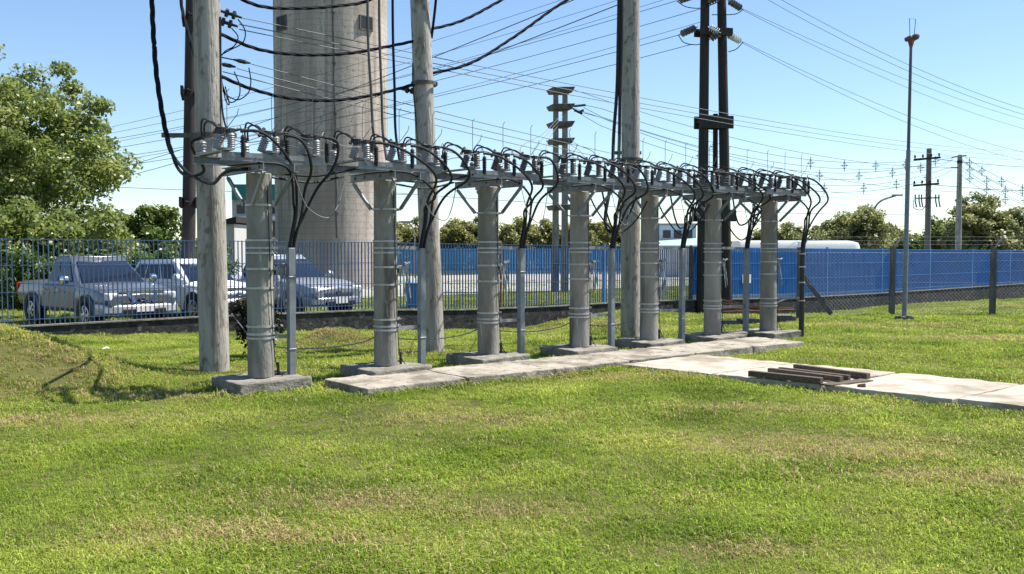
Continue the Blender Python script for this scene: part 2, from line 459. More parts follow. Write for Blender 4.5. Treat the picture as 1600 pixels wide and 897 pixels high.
# ------------------------------------------------------------------ grass (one lawn, instanced tufts)
def blade_mesh(name, n, rad, l0, l1, w, lean, m):
    V, Fc = [], []
    for i in range(n):
        a = random.uniform(0, 6.283); rr = rad * math.sqrt(random.random())
        b = Vector((rr * math.cos(a), rr * math.sin(a), -.01))
        L = random.uniform(l0, l1); h = random.uniform(0, 6.283); le = random.uniform(.25, 1) * lean
        d = Vector((math.cos(h), math.sin(h), 0)); sdv = Vector((-d.y, d.x, 0))
        tw = random.uniform(-.6, .6); sdv = (sdv * math.cos(tw) + d * math.sin(tw))
        ww = w * random.uniform(.7, 1.3)
        p1 = b + Vector((0, 0, L * .55)) + d * L * le * .3
        p2 = b + Vector((0, 0, L * max(.35, .95 - le * .45))) + d * L * le * .95
        o = len(V)
        V += [b - sdv * ww * .5, b + sdv * ww * .5, p1 + sdv * ww * .42, p1 - sdv * ww * .42, p2]
        Fc += [(o, o + 1, o + 2, o + 3), (o + 3, o + 2, o + 4)]
    me = bpy.data.meshes.new(name); me.from_pydata([tuple(v) for v in V], [], Fc); me.materials.append(m)
    return me
def grass_mat():
    m = bpy.data.materials.new('grass_blades'); m.use_nodes = True
    nt = m.node_tree; nt.nodes.clear()
    N = nt.nodes.new; L = nt.links.new
    out = N('ShaderNodeOutputMaterial'); oi = N('ShaderNodeObjectInfo'); ge = N('ShaderNodeNewGeometry')
    def noise(scale, detail, off):
        mp = N('ShaderNodeMapping'); mp.inputs['Location'].default_value = off
        L(oi.outputs['Location'], mp.inputs[0])
        n = N('ShaderNodeTexNoise'); n.inputs['Scale'].default_value = scale; n.inputs['Detail'].default_value = detail
        L(mp.outputs[0], n.inputs['Vector']); return n.outputs['Fac']
    # green of the patch
    cr = N('ShaderNodeValToRGB'); e = cr.color_ramp.elements
    e[0].position, e[0].color = .34, (.14, .21, .026, 1)
    e[1].position, e[1].color = .68, (.37, .42, .085, 1)
    mid = e.new(.5); mid.color = (.235, .315, .046, 1)
    L(noise(.7, 5, (0, 0, 0)), cr.inputs[0])
    # dry blades: more of them where the lawn is worn
    da = N('ShaderNodeAttribute'); da.attribute_type = 'INSTANCER'; da.attribute_name = 'dry'
    dn = N('ShaderNodeMath'); dn.operation = 'MULTIPLY_ADD'; dn.inputs[1].default_value = 1.0; dn.inputs[2].default_value = .03
    L(da.outputs['Fac'], dn.inputs[0])
    lt = N('ShaderNodeMath'); lt.operation = 'LESS_THAN'
    L(ge.outputs['Random Per Island'], lt.inputs[0]); L(dn.outputs[0], lt.inputs[1])
    mx = N('ShaderNodeMix'); mx.data_type = 'RGBA'; L(lt.outputs[0], mx.inputs[0]); L(cr.outputs[0], mx.inputs[6]); mx.inputs[7].default_value = (.40, .32, .165, 1)
    # blade to blade
    hs = N('ShaderNodeHueSaturation')
    vr = N('ShaderNodeMapRange'); vr.inputs[3].default_value = .42; vr.inputs[4].default_value = 1.75
    wn_ = N('ShaderNodeTexWhiteNoise'); wn_.noise_dimensions = '1D'; L(ge.outputs['Random Per Island'], wn_.inputs['W'])
    L(wn_.outputs[0], vr.inputs[0]); L(vr.outputs[0], hs.inputs['Value']); L(mx.outputs[2], hs.inputs['Color'])
    df = N('ShaderNodeBsdfDiffuse'); tr = N('ShaderNodeBsdfTranslucent'); gl = N('ShaderNodeBsdfGlossy'); gl.inputs['Roughness'].default_value = .4
    L(hs.outputs[0], df.inputs[0])
    h2 = N('ShaderNodeHueSaturation'); h2.inputs['Value'].default_value = 1.3; h2.inputs['Hue'].default_value = .49; L(hs.outputs[0], h2.inputs['Color']); L(h2.outputs[0], tr.inputs[0])
    m1 = N('ShaderNodeMixShader'); m1.inputs[0].default_value = .5; L(df.outputs[0], m1.inputs[1]); L(tr.outputs[0], m1.inputs[2])
    m2 = N('ShaderNodeMixShader'); m2.inputs[0].default_value = .018; L(m1.outputs[0], m2.inputs[1]); L(gl.outputs[0], m2.inputs[2])
    L(m2.outputs[0], out.inputs[0]); return m
GM = grass_mat()
proto = bpy.data.collections.new('grass_tufts')
specs = [(28, .085, .03, .065, .0055, 1.2), (28, .09, .025, .055, .006, 1.6), (26, .075, .035, .075, .0055, 1.0), (30, .10, .022, .05, .006, 1.8), (28, .085, .028, .06, .0055, 1.4), (24, .07, .04, .08, .0055, 1.0), (16, .06, .02, .04, .013, 1.9)]
for sp in specs:
    o = bpy.data.objects.new('grass_tuft', blade_mesh('grass_tuft', *sp, GM)); proto.objects.link(o)
pads_xy = []      # filled here first: where no grass grows
POST_PX = [(408, 588), (603, 570), (763, 553), (905, 541), (1014, 530), (1113, 522), (1200, 516)]
POSTS = [gr(px, py, .17) for px, py in POST_PX]
for p in POSTS: p.z = 0
RZ = math.atan2(ER.y, ER.x)
def blocked(x, y):
    v = Vector((x, y, 0)) - PA
    a, b = v.dot(ER), -v.dot(EN)
    if -.0 < a < 8.7 and .0 < b < walk1_w: return True
    v = Vector((x, y, 0)) - P2
    n2 = Vector((DIR2.y, -DIR2.x, 0)); b = -v.dot(n2)
    if b > -.0 and b < 1.80 and v.dot(DIR2) < 9:
        if (Vector((x, y, 0)) - PA).dot(EN) > -.02: return True
    for p in POSTS:
        v = Vector((x, y, 0)) - p
        if abs(v.dot(ER)) < .45 and abs(v.dot(EN)) < .45: return True
    return False
pts, scl = [], []
bands = [(3.4, 6.5, 660, 1.0), (6.5, 9, 460, 1.05), (9, 13, 300, 1.15), (13, 19, 170, 1.35), (19, 28, 85, 1.7), (28, 44, 45, 1.8), (44, 62, 24, 2.0)]
for y0, y1, den, sc in bands:
    w0 = y1 * .60 + 1.6
    n = int((y1 - y0) * 2 * w0 * den)
    X = RNG.uniform(-w0, w0, n); Y = RNG.uniform(y0, y1, n)
    for x, y in zip(X, Y):
        if abs(x) > y * .59 + 1.6: continue
        s, d = sd(x, y)
        if -1.3 < d < .1 or (d < 0 and random.random() < .6): continue
        if blocked(x, y): continue
        worn = mnoise.noise((x * .5 + 9, y * .5, 1.7)) + .5 * mnoise.noise((x * 1.7, y * 1.7, 4.2))
        if worn > .5 and random.random() < .35: continue
        fine = mnoise.noise((x * 3.1, y * 3.1, 5.5))
        if fine < -.3 and random.random() < .3: continue
        k = .95 + .35 * fine + .4 * mnoise.noise((x * .9, y * .9, 8.0)) + .35 * math.exp(-(((x + 7.2) / 2.0) ** 2 + ((y - 11.7) / 1.6) ** 2))
        if random.random() < .22 * math.exp(-(((x + 6.0) / .9) ** 2 + ((y - 11.1) / .7) ** 2)): continue
        k -= .35 if worn > .3 else 0
        pts.append((x, y, hz(x, y))); scl.append(sc * max(.68, k) * random.uniform(.8, 1.25))
# a fringe of longer grass along the slabs and footings
def fringe(a, b, n, sc=1.3):
    for i in range(n):
        p = a.lerp(b, random.random()) + Vector((random.gauss(0, .035), random.gauss(0, .035), 0))
        if blocked(p.x, p.y): continue
        pts.append((p.x, p.y, hz(p.x, p.y))); scl.append(sc * random.uniform(.6, 1.7))
fringe(PA + EN * .03, PA + ER * 4.0 + EN * .03, 520); fringe(PA - EN * (walk1_w + .03), PA + ER * 8.7 - EN * (walk1_w + .03), 420)
fringe(P2 - DIR2s * .03, P2 + DIR2 * 8 - DIR2s * .03, 900)
for p in POSTS:
    for a, b in (((-.47, -.47), (.47, -.47)), ((-.47, -.47), (-.47, .47)), ((.47, -.47), (.47, .47)), ((-.47, .47), (.47, .47))):
        fringe(p + ER * a[0] - EN * a[1], p + ER * b[0] - EN * b[1], 60, 1.4)
DRY = [(gr(1290, 706), .9, .25), (gr(1370, 715), .8, .2), (gr(1420, 745), .45, .2), (gr(1570, 752), .7, .25), (gr(570, 785), .8, .28), (gr(330, 835), .6, .22), (gr(720, 655), 1.0, .3), (gr(480, 850), .5, .15),
       (Vector((-5.55, 11.3, 0)), .6, .9), (Vector((-6.6, 10.9, 0)), 1.1, .55), (Vector((-7.2, 11.7, 0)), .8, .5), (Vector((-3.3, 17.2, 0)), .9, .6), (Vector((2.4, 21.6, 0)), 1.0, .7), (gr(315, 577), .55, .3), (gr(650, 552), .5, .3), (gr(1180, 640), .9, .25), (gr(960, 590), 1.0, .25),
       (gr(1480, 478), 3.0, .8), (gr(1440, 510), 1.2, .4), (gr(1540, 530), 1.5, .4), (gr(930, 570), .8, .2), (gr(240, 620), .9, .3), (gr(90, 660), 1.0, .3), (gr(1300, 690), 1.2, .3), (gr(800, 800), .5, .2), (gr(1150, 860), .4, .12)]
dryv = []
for (x, y, z) in pts:
    v = 0.0
    if y < 40:
        for c, rx_, ry_ in DRY:
            e2 = ((x - c.x) / rx_) ** 2 + ((y - c.y) / ry_) ** 2
            if e2 < 6: v = max(v, math.exp(-e2) * (.72 + .5 * mnoise.noise((x * 4, y * 4, 1))))
    v += .22 * max(0, mnoise.noise((x * .45 + 30, y * .45, 2)) + .35 * mnoise.noise((x * 2.2, y * 2.2, 7)))
    dryv.append(min(1, v))
gp = bpy.data.meshes.new('grass'); gp.from_pydata(pts, [], [])
att = gp.attributes.new('tuft_scale', 'FLOAT', 'POINT'); att.data.foreach_set('value', np.array(scl, dtype=np.float32))
at2 = gp.attributes.new('dry', 'FLOAT', 'POINT'); at2.data.foreach_set('value', np.array(dryv, dtype=np.float32))
grass = bpy.data.objects.new('grass', gp); COL.objects.link(grass)
tag(grass, 'short sunlit lawn with dry patches around the concrete posts and slab walks', 'grass', kind='stuff')
ng = bpy.data.node_groups.new('grow_grass', 'GeometryNodeTree')
ng.interface.new_socket('Geometry', in_out='INPUT', socket_type='NodeSocketGeometry')
ng.interface.new_socket('Geometry', in_out='OUTPUT', socket_type='NodeSocketGeometry')
gi = ng.nodes.new('NodeGroupInput'); go = ng.nodes.new('NodeGroupOutput')
m2p = ng.nodes.new('GeometryNodeMeshToPoints'); iop = ng.nodes.new('GeometryNodeInstanceOnPoints')
ci = ng.nodes.new('GeometryNodeCollectionInfo'); ci.inputs['Collection'].default_value = proto
ci.inputs['Separate Children'].default_value = True; ci.inputs['Reset Children'].default_value = True
iop.inputs['Pick Instance'].default_value = True
na = ng.nodes.new('GeometryNodeInputNamedAttribute'); na.data_type = 'FLOAT'; na.inputs[0].default_value = 'tuft_scale'
rr = ng.nodes.new('FunctionNodeRandomValue'); rr.data_type = 'FLOAT_VECTOR'
rr.inputs[0].default_value = (-.12, -.12, 0); rr.inputs[1].default_value = (.12, .12, 6.283)
ri = ng.nodes.new('FunctionNodeRandomValue'); ri.data_type = 'INT'
ri.inputs[4].default_value = 0; ri.inputs[5].default_value = len(specs) - 1
gl_ = ng.links.new
gl_(gi.outputs[0], m2p.inputs[0]); gl_(m2p.outputs[0], iop.inputs['Points']); gl_(ci.outputs[0], iop.inputs['Instance'])
gl_(rr.outputs[0], iop.inputs['Rotation']); gl_(na.outputs[0], iop.inputs['Scale']); gl_(ri.outputs[2], iop.inputs['Instance Index'])
gl_(iop.outputs[0], go.inputs[0])
gmod = grass.modifiers.new('grow', 'NODES'); gmod.node_group = ng

# ------------------------------------------------------------------ low wall and blue bar fence
def fpt(s, d=0.0, z=0.0):
    p = FP + ER * s + EN * d; return Vector((p.x, p.y, z))
w = MB()
ss = list(np.arange(-10, 72, 1.2))
secs = []
for s in ss:
    t = table(W_TOP, s)
    secs.append([fpt(s, .12, -1.7), fpt(s, -.12, -1.7), fpt(s, -.12, t), fpt(s, .12, t)])
w.loft(secs)
cop = MB(); cs_ = []
for s in ss:
    t = table(W_TOP, s) + .002
    cs_.append([fpt(s, .15, t), fpt(s, -.15, t), fpt(s, -.15, t + .035), fpt(s, .15, t + .035)])
cop.loft(cs_)
wr = T('retaining_wall', 'low sooty black wall running under the blue bar fence', 'wall', fpt(-10, 0, -.5))
w.build('wall', 'wall', wr, world=True); cop.build('coping', 'pad', wr, world=True)

fr = T('bar_fence', 'long blue bar fence with posts on top of the low black wall', 'fence', fpt(-10, 0, 0))
S_POST = [9.77 + 4.7 * k for k in range(-4, 13)]
def z_rail(s, k):
    zb, zt = table(W_TOP, s) + .11, table(F_TOP, s)
    return zb + (zt - zb) * k
SHEET_FROM = 23.0
for i, s in enumerate(S_POST):
    if not -1 < s < 1:
        b = MB(); b.box(fpt(s, 0, (table(W_TOP, s) + table(F_TOP, s) + .09) / 2), (.07, .07, table(F_TOP, s) - table(W_TOP, s) + .03), RZ)
        b.build('fence_post', 'rust' if i in (5, 7) else 'blue', fr, world=True)
    if i + 1 < len(S_POST):
        s1 = S_POST[i + 1]
        b = MB(); n = 43
        for k in range(1, n):
            q = s + (s1 - s) * k / n
            z0, z1 = z_rail(q, -.03), z_rail(q, 1.0)
            b.box(fpt(q, random.uniform(-.003, .003), (z0 + z1) / 2), (.016, .048, z1 - z0), RZ + random.uniform(-.12, .12))
        b.build('bar_panel', 'blue_shaded' if s < SHEET_FROM else 'blue', fr, world=True)
        for k in (.03, .36, .68, .99):
            r_ = MB(); r_.beam(fpt(s + .04, .032, z_rail(s, k)), fpt(s1 - .04, .032, z_rail(s1, k)), .006, .018)
            r_.build('rail', 'blue_shaded' if s < SHEET_FROM else 'blue', fr, world=True)
        if s > SHEET_FROM:
            sh = MB()
            nn = 60
            for k in range(nn):       # ribbed sheet behind the bars
                q0, q1 = s + .04 + (s1 - s - .08) * k / nn, s + .04 + (s1 - s - .08) * (k + 1) / nn
                d0, d1 = (-.03, -.045) if k % 2 else (-.045, -.03)
                sh.hexa([fpt(q0, d0, z_rail(q0, .05)), fpt(q1, d1, z_rail(q1, .05)), fpt(q1, d1 - .004, z_rail(q1, .05)), fpt(q0, d0 - .004, z_rail(q0, .05)),
                         fpt(q0, d0, z_rail(q0, .985)), fpt(q1, d1, z_rail(q1, .985)), fpt(q1, d1 - .004, z_rail(q1, .985)), fpt(q0, d0 - .004, z_rail(q0, .985))])
            sh.build('sheet', 'blue_sheet', fr, world=True)
nb = MB(); q = 27.3; nb.box(fpt(q, .07, .95 - .45), (.55, .012, .36), RZ); nb.build('notice_board', 'plate', fr, world=True)

# second blue fence across the road
f2 = T('bar_fence', 'distant blue bar fence across the pale road, in front of the far trees', 'fence', (-6, 76, BACK))
X0, X1 = -16, 22
for k in range(0, 9):
    x = X0 + (X1 - X0) * k / 8
    MB().box((x, 76, .72), (.1, .1, 2.2)).build('fence_post', 'blue', f2, world=True)
for k in range(8):
    xa, xb = X0 + (X1 - X0) * k / 8, X0 + (X1 - X0) * (k + 1) / 8
    b = MB(); n = 40
    for j in range(1, n): b.box((xa + (xb - xa) * j / n, 76, .74), (.085, .04, 2.08))
    b.build('bar_panel', 'blue_sheet', f2, world=True)
    b = MB(); b.beam((xa, 75.96, .1), (xb, 75.96, .1), .03, .06); b.beam((xa, 75.96, 1.6), (xb, 75.96, 1.6), .03, .06)
    b.build('rail', 'blue', f2, world=True)

# ------------------------------------------------------------------ concrete tower
TY = 52.0
tc_ = at(520, 448.5, TY); TX = tc_.x
TR = 86.5 / F * (TY) * 1.0
tw = T('concrete_tower', 'tall round board-marked concrete tower behind the parked cars', 'tower', (TX, TY, BACK))
def tower_shell():
    b = MB(); n = 200
    hts = [0, .5, 5, 10, 15, 20]
    b.lathe([(TR * 1.0, -.3)] + [(TR, h) for h in hts[1:]], n=n)
    return b
tower_shell().build('shaft', 'tower', tw)
b = MB(); b.lathe([(TR + .02, 19.9), (TR + .25, 20.2), (TR + .25, 20.9), (.3, 21.4)], n=96); b.build('water_tank', 'tower', tw)
def on_tower(px, py, out=0.0):
    u = (px - 520) / 86.5
    a = math.asin(max(-1, min(1, u))) - math.atan2(TX, TY)
    nrm = Vector((math.sin(a), -math.cos(a), 0))
    p = Vector((TX, TY, 0)) + nrm * (TR + out)
    p.z = at(px, py, p.y).z
    return p, nrm
for i, (x0, x1, y0, y1) in enumerate([(442, 456, 25, 48), (562, 580, 25, 48), (443, 457, 219, 241), (566, 583, 219, 239)]):
    p, nrm = on_tower((x0 + x1) / 2, (y0 + y1) / 2)
    rz = math.atan2(nrm.y, nrm.x) + R(90)
    zz0, zz1 = on_tower((x0 + x1) / 2, y1)[0].z, on_tower((x0 + x1) / 2, y0)[0].z
    wd = .86
    h = zz1 - zz0
    wi = MB()
    for dx, dz, sx, sz in ((0, h / 2 - .03, wd, .06), (0, -h / 2 + .03, wd, .06), (-wd / 2 + .03, 0, .06, h - .12), (wd / 2 - .03, 0, .06, h - .12), (0, 0, .035, h - .12)):
        wi.box(p + nrm * .02 + Matrix.Rotation(rz, 3, 'Z') @ Vector((dx, 0, dz)), (sx, .12, sz), rz)
    wo = wi.build('window', 'dkpost', tw, world=True)
    MB().box(p, (wd - .1, .14, h - .1), rz).build('pane', M['black_plastic'], wo, world=True)
# conduit down the shaft with its clips
p0, n0 = on_tower(523, -60, .05); p1, _ = on_tower(527, 372, .05)
dp = MB(); dp.tube([p0 + (p1 - p0) * (k / 12) + Vector((.03 * math.sin(k * 2.1), 0, 0)) for k in range(13)], .055, 6)
dpo = dp.build('drain_pipe', 'dkpost', tw, world=True)
for k in range(2, 11, 2):
    MB().box(p0 + (p1 - p0) * (k / 11), (.2, .1, .05)).build('clip', 'dkpost', dpo, world=True)

# ------------------------------------------------------------------ cable terminal posts
POST_H = 2.44
PZ = .17
def ribbed(n, h, r, rc):
    pr = [(rc * 1.15, 0)]
    for i in range(n):
        z = h * (i + .15) / n
        pr += [(rc, z), (r, z + h / n * .30), (r * .97, z + h / n * .42), (rc, z + h / n * .75)]
    pr += [(rc, h), (rc * .7, h + .012)]
    return pr
def arc(c, r, a0, a1, n, plane):
    u, w_ = plane
    return [c + u * r * math.cos(a0 + (a1 - a0) * i / n) + w_ * r * math.sin(a0 + (a1 - a0) * i / n) for i in range(n + 1)]
BT = POST_H + .10       # underside of the long beams
def build_terminal(insul, label):
    """local x along the row, local -y towards the camera side; base on the top of the footing"""
    t = T('cable_terminal_post', label, 'cable post', (0, 0, PZ), 0, 'row of concrete cable posts')
    b = MB(); b.lathe([(.158, 0), (.155, .6), (.15, POST_H - .01), (.14, POST_H)], n=18); b.build('post', 'post', t)
    b = MB()
    q = .45
    cs = [(-q, -q), (q, -q * .96), (q * .97, q), (-q, q * .98)]
    b.hexa([Vector((x, y, -.35)) for x, y in cs] + [Vector((x, y, z)) for (x, y), z in zip(cs, (-.012, .004, .0, -.006))])
    rough_cast(b.build('footing', 'pad', t, bevel=.02), 4, .045)
    for z in (1.64, 1.55, 1.49, 1.30, 1.07, .61, .52, .47, 2.06):
        s_ = MB(); s_.lathe([(.159, -.012), (.166, -.012), (.166, .012), (.159, .012)], (0, 0, z), n=20, caps=False)
        s_.box((.175, -.03, z), (.03, .05, .034)); s_.lathe([(.008, -.05), (.008, .05)], (.185, -.03, z), (0, 1, 0), 6)
        s_.build('strap', 'strap', t)
    # cap beams: two channels square to the row, gripping the post head
    for x in (-.19, .19):
        b = MB(); b.box((x, 0, POST_H + .04), (.012, 1.12, .10)); sgn = 1 if x > 0 else -1
        b.box((x + sgn * .026, 0, POST_H + .085), (.04, 1.12, .01)); b.box((x + sgn * .026, 0, POST_H - .005), (.04, 1.12, .01))
        for y in (-.45, -.2, .2, .45): b.lathe([(.016, -.012), (.016, .012)], (x + sgn * .008, y, POST_H + .04), (1, 0, 0), 6)
        cb = b.build('cap_beam', 'galv', t)
        for y in (-.52, .52):
            d = MB(); d.beam((x * .98, y, POST_H - .02), (x * .80, .12 if y > 0 else -.12, 2.06), .05, .006, (1, 0, 0))
            d.beam((x * .98 + .02, y, POST_H - .02), (x * .80 + .02, .12 if y > 0 else -.12, 2.06), .006, .04, (1, 0, 0))
            d.build('brace', 'duct', t)
    # the long channels along the row
    for y, x0, x1 in ((-.36, -.60, .66), (.36, -.66, .62)):
        b = MB(); ln = x1 - x0; cx = (x0 + x1) / 2
        b.box((cx, y, BT + .05), (ln, .01, .10)); sg = -1 if y < 0 else 1
        b.box((cx, y - sg * .028, BT + .094), (ln, .046, .012)); b.box((cx, y - sg * .028, BT + .006), (ln, .046, .012))
        b.box((cx, y + sg * .008, BT + .05), (ln, .006, .014))
        for xx in (-.5, -.19, .19, .5): b.lathe([(.014, -.016), (.014, .016)], (xx, y, BT + .05), (0, 1, 0), 6)
        b.build('cross_beam', 'galv', t)
    Z0 = BT + .104
    dark = 'polymer'
    for k, x in enumerate((-.54, 0.0, .52)):
        b = MB(); b.box((x, 0, Z0 + .012), (.09, .94, .02)); b.box((x, -.30, Z0 + .03), (.12, .16, .014)); b.box((x, .38, Z0 + .03), (.12, .12, .014))
        u = b.build('switch_unit', 'galv', t)
        # far post insulator
        i1 = MB(); i1.lathe(ribbed(4, .135, .050, .038), (x, .38, Z0 + .036), n=12); i1.build('insulator', insul, u)
        # near upright insulator
        i2 = MB(); i2.lathe(ribbed(7, .175, .048, .038), (x + .045, -.38, Z0 + .02), n=12); i2.build('insulator', insul, u)
        # leaning insulator beside it
        ax = Vector((.30, -.18, 1)).normalized()
        i3 = MB(); i3.lathe(ribbed(6, .165, .054, .042), (x - .07, -.22, Z0 + .03), ax, n=12); i3.build('insulator', insul, u)
        # dark surge arrester
        ar = MB(); ar.lathe([(.018, -.09), (.026, -.06), (.026, -.02)] + [(r_, z_ + 0) for r_, z_ in ribbed(7, .15, .036, .022)], (x + .19, -.37, Z0 + .03), n=10)
        ar.build('arrester', 'iron', u)
        # head gear: clamp, contact bar, studs
        top2 = Vector((x + .045, -.38, Z0 + .23)); top3 = Vector((x - .07, -.22, Z0 + .03)) + ax * .20; top1 = Vector((x, .38, Z0 + .20))
        h = MB(); h.box(top3 + Vector((0, 0, .02)), (.07, .09, .07), .4); 
        h.tube([top3 + Vector((-.05, .02, .06)), top3 + Vector((.07, -.03, .03)), top2 + Vector((.02, 0, .01))], .018, 6)
        h.box(top2 + Vector((0, 0, .0)), (.06, .06, .05), .2); h.tube([top2, top2 + Vector((.10, -.03, .02))], .015, 6)
        h.lathe([(.02, 0), (.028, .02), (.028, .05), (.012, .06)], top1, n=8)
        h.tube(spline([top2 + Vector((.06, -.02, .02)), Vector((x + .15, -.37, Z0 + .30)), Vector((x + .19, -.37, Z0 + .19))], 4), .006, 4)
        h.tube([top3 + Vector((-.06, .08, .0)), top3 + Vector((.02, .1, .1))], .02, 6)
        h.build('clamp', 'iron', u)
        # looped jumper from the far insulator up to the clamp
        j = MB()
        for o_ in (0, .035):
            j.tube(spline([top1 + Vector((o_, 0, .02)), Vector((x - .03 + o_, .33, Z0 + .31)), Vector((x - .06 + o_, .20, Z0 + .41 - o_)), Vector((x - .05 + o_, .0, Z0 + .36)), top3 + Vector((-.02, .03, .04))], 6), .011, 6)
        j.build('jumper', 'cable', u)
        # arcing rods
        a_ = MB(); rb = top3 + Vector((.04, -.06, .05))
        a_.tube([rb, rb + Vector((0, 0, .40)), rb + Vector((.025, -.01, .44))], .0045, 5)
        if k != 1 or insul == 'porcelain':
            a_.tube([rb, rb + Vector((.10, -.05, .15)), rb + Vector((.115, -.055, .22))], .0045, 5)
        a_.build('arcing_rod', 'galv', u)
    # bus wire linking the arresters along the beam
    bw = MB(); bw.tube(spline([(-.64, -.36, Z0 + .16), (-.36, -.37, Z0 + .26), (-.1, -.4, Z0 + .2), (.18, -.37, Z0 + .26), (.45, -.4, Z0 + .2), (.71, -.37, Z0 + .26), (.8, -.3, Z0 + .2)], 5), .006, 5)
    bw.tube(spline([(-.66, .3, Z0 + .14), (-.3, .34, Z0 + .23), (0, .38, Z0 + .2), (.3, .34, Z0 + .24), (.7, .36, Z0 + .17)], 5), .006, 5)
    bw.build('bus_wire', 'wire_dark', t)
    # steel channel up the side that carries the duct brackets, and the hand gear
    b = MB(); b.box((.17, .02, 1.02), (.022, .045, 1.32)); b.build('side_channel', 'galv', t)
    b = MB(); b.box((.245, 0, 1.27), (.12, .09, .10)); b.box((.32, .03, 1.29), (.05, .05, .14))
    g_ = b.build('hand_gear', 'galv', t, bevel=.006)
    b = MB(); b.beam((.24, -.05, 1.26), (.27, -.08, .84), .022, .01, (0, 1, 0)); b.beam((.33, -.02, 1.2), (.36, -.05, .88), .02, .01, (0, 1, 0)); b.lathe([(.02, -.05), (.02, .05)], (.30, -.05, 1.34), (1, 0, .3), 8)
    b.build('lever', 'duct', g_)
    # earth lead down the face and drop tube at the foot
    b = MB(); b.tube(spline([(.03, -.158, 2.3), (.05, -.158, 1.7), (.06, -.163, 1.1), (.09, -.15, .5), (.14, -.14, .12), (.2, -.17, 0.0)], 5), .006, 5); b.build('earth_lead', 'cable', t)
    b = MB(); b.tube([(.2, -.05, -.02), (.19, -.06, .16)], .018, 8); b.build('conduit_stub', 'iron', t)
    return t

light_p = build_terminal('porcelain', '')
LAB = ['nearest concrete cable post, largest, with pale ribbed insulators, beside the thick leaning pole',
       'concrete cable post before the right edge of the big tower, pale insulators on top',
       'concrete cable post with dark insulators standing right of the second tall pole',
       'concrete cable post directly before the stepped twin-column pylon',
       'concrete cable post standing close against the right side of the straight tall pole',
       'concrete cable post in front of the black twin wooden poles',
       'last concrete cable post beside the dark bent riser at the far row end']
dark_p = build_terminal('polymer', '')
terms = []
for i, p in enumerate(POSTS):
    loc = (p.x, p.y, PZ)
    if i == 0: t = light_p
    elif i == 2: t = dark_p
    else: t = None
    if t is None: t = dup(light_p if i in (1, 4) else dark_p, loc, RZ, LAB[i])
    else:
        t.location = loc; t.rotation_euler = (0, 0, RZ); t['label'] = LAB[i]; WM[t] = Matrix.Translation(Vector(loc)) @ Matrix.Rotation(RZ, 4, 'Z')
    terms.append(t)

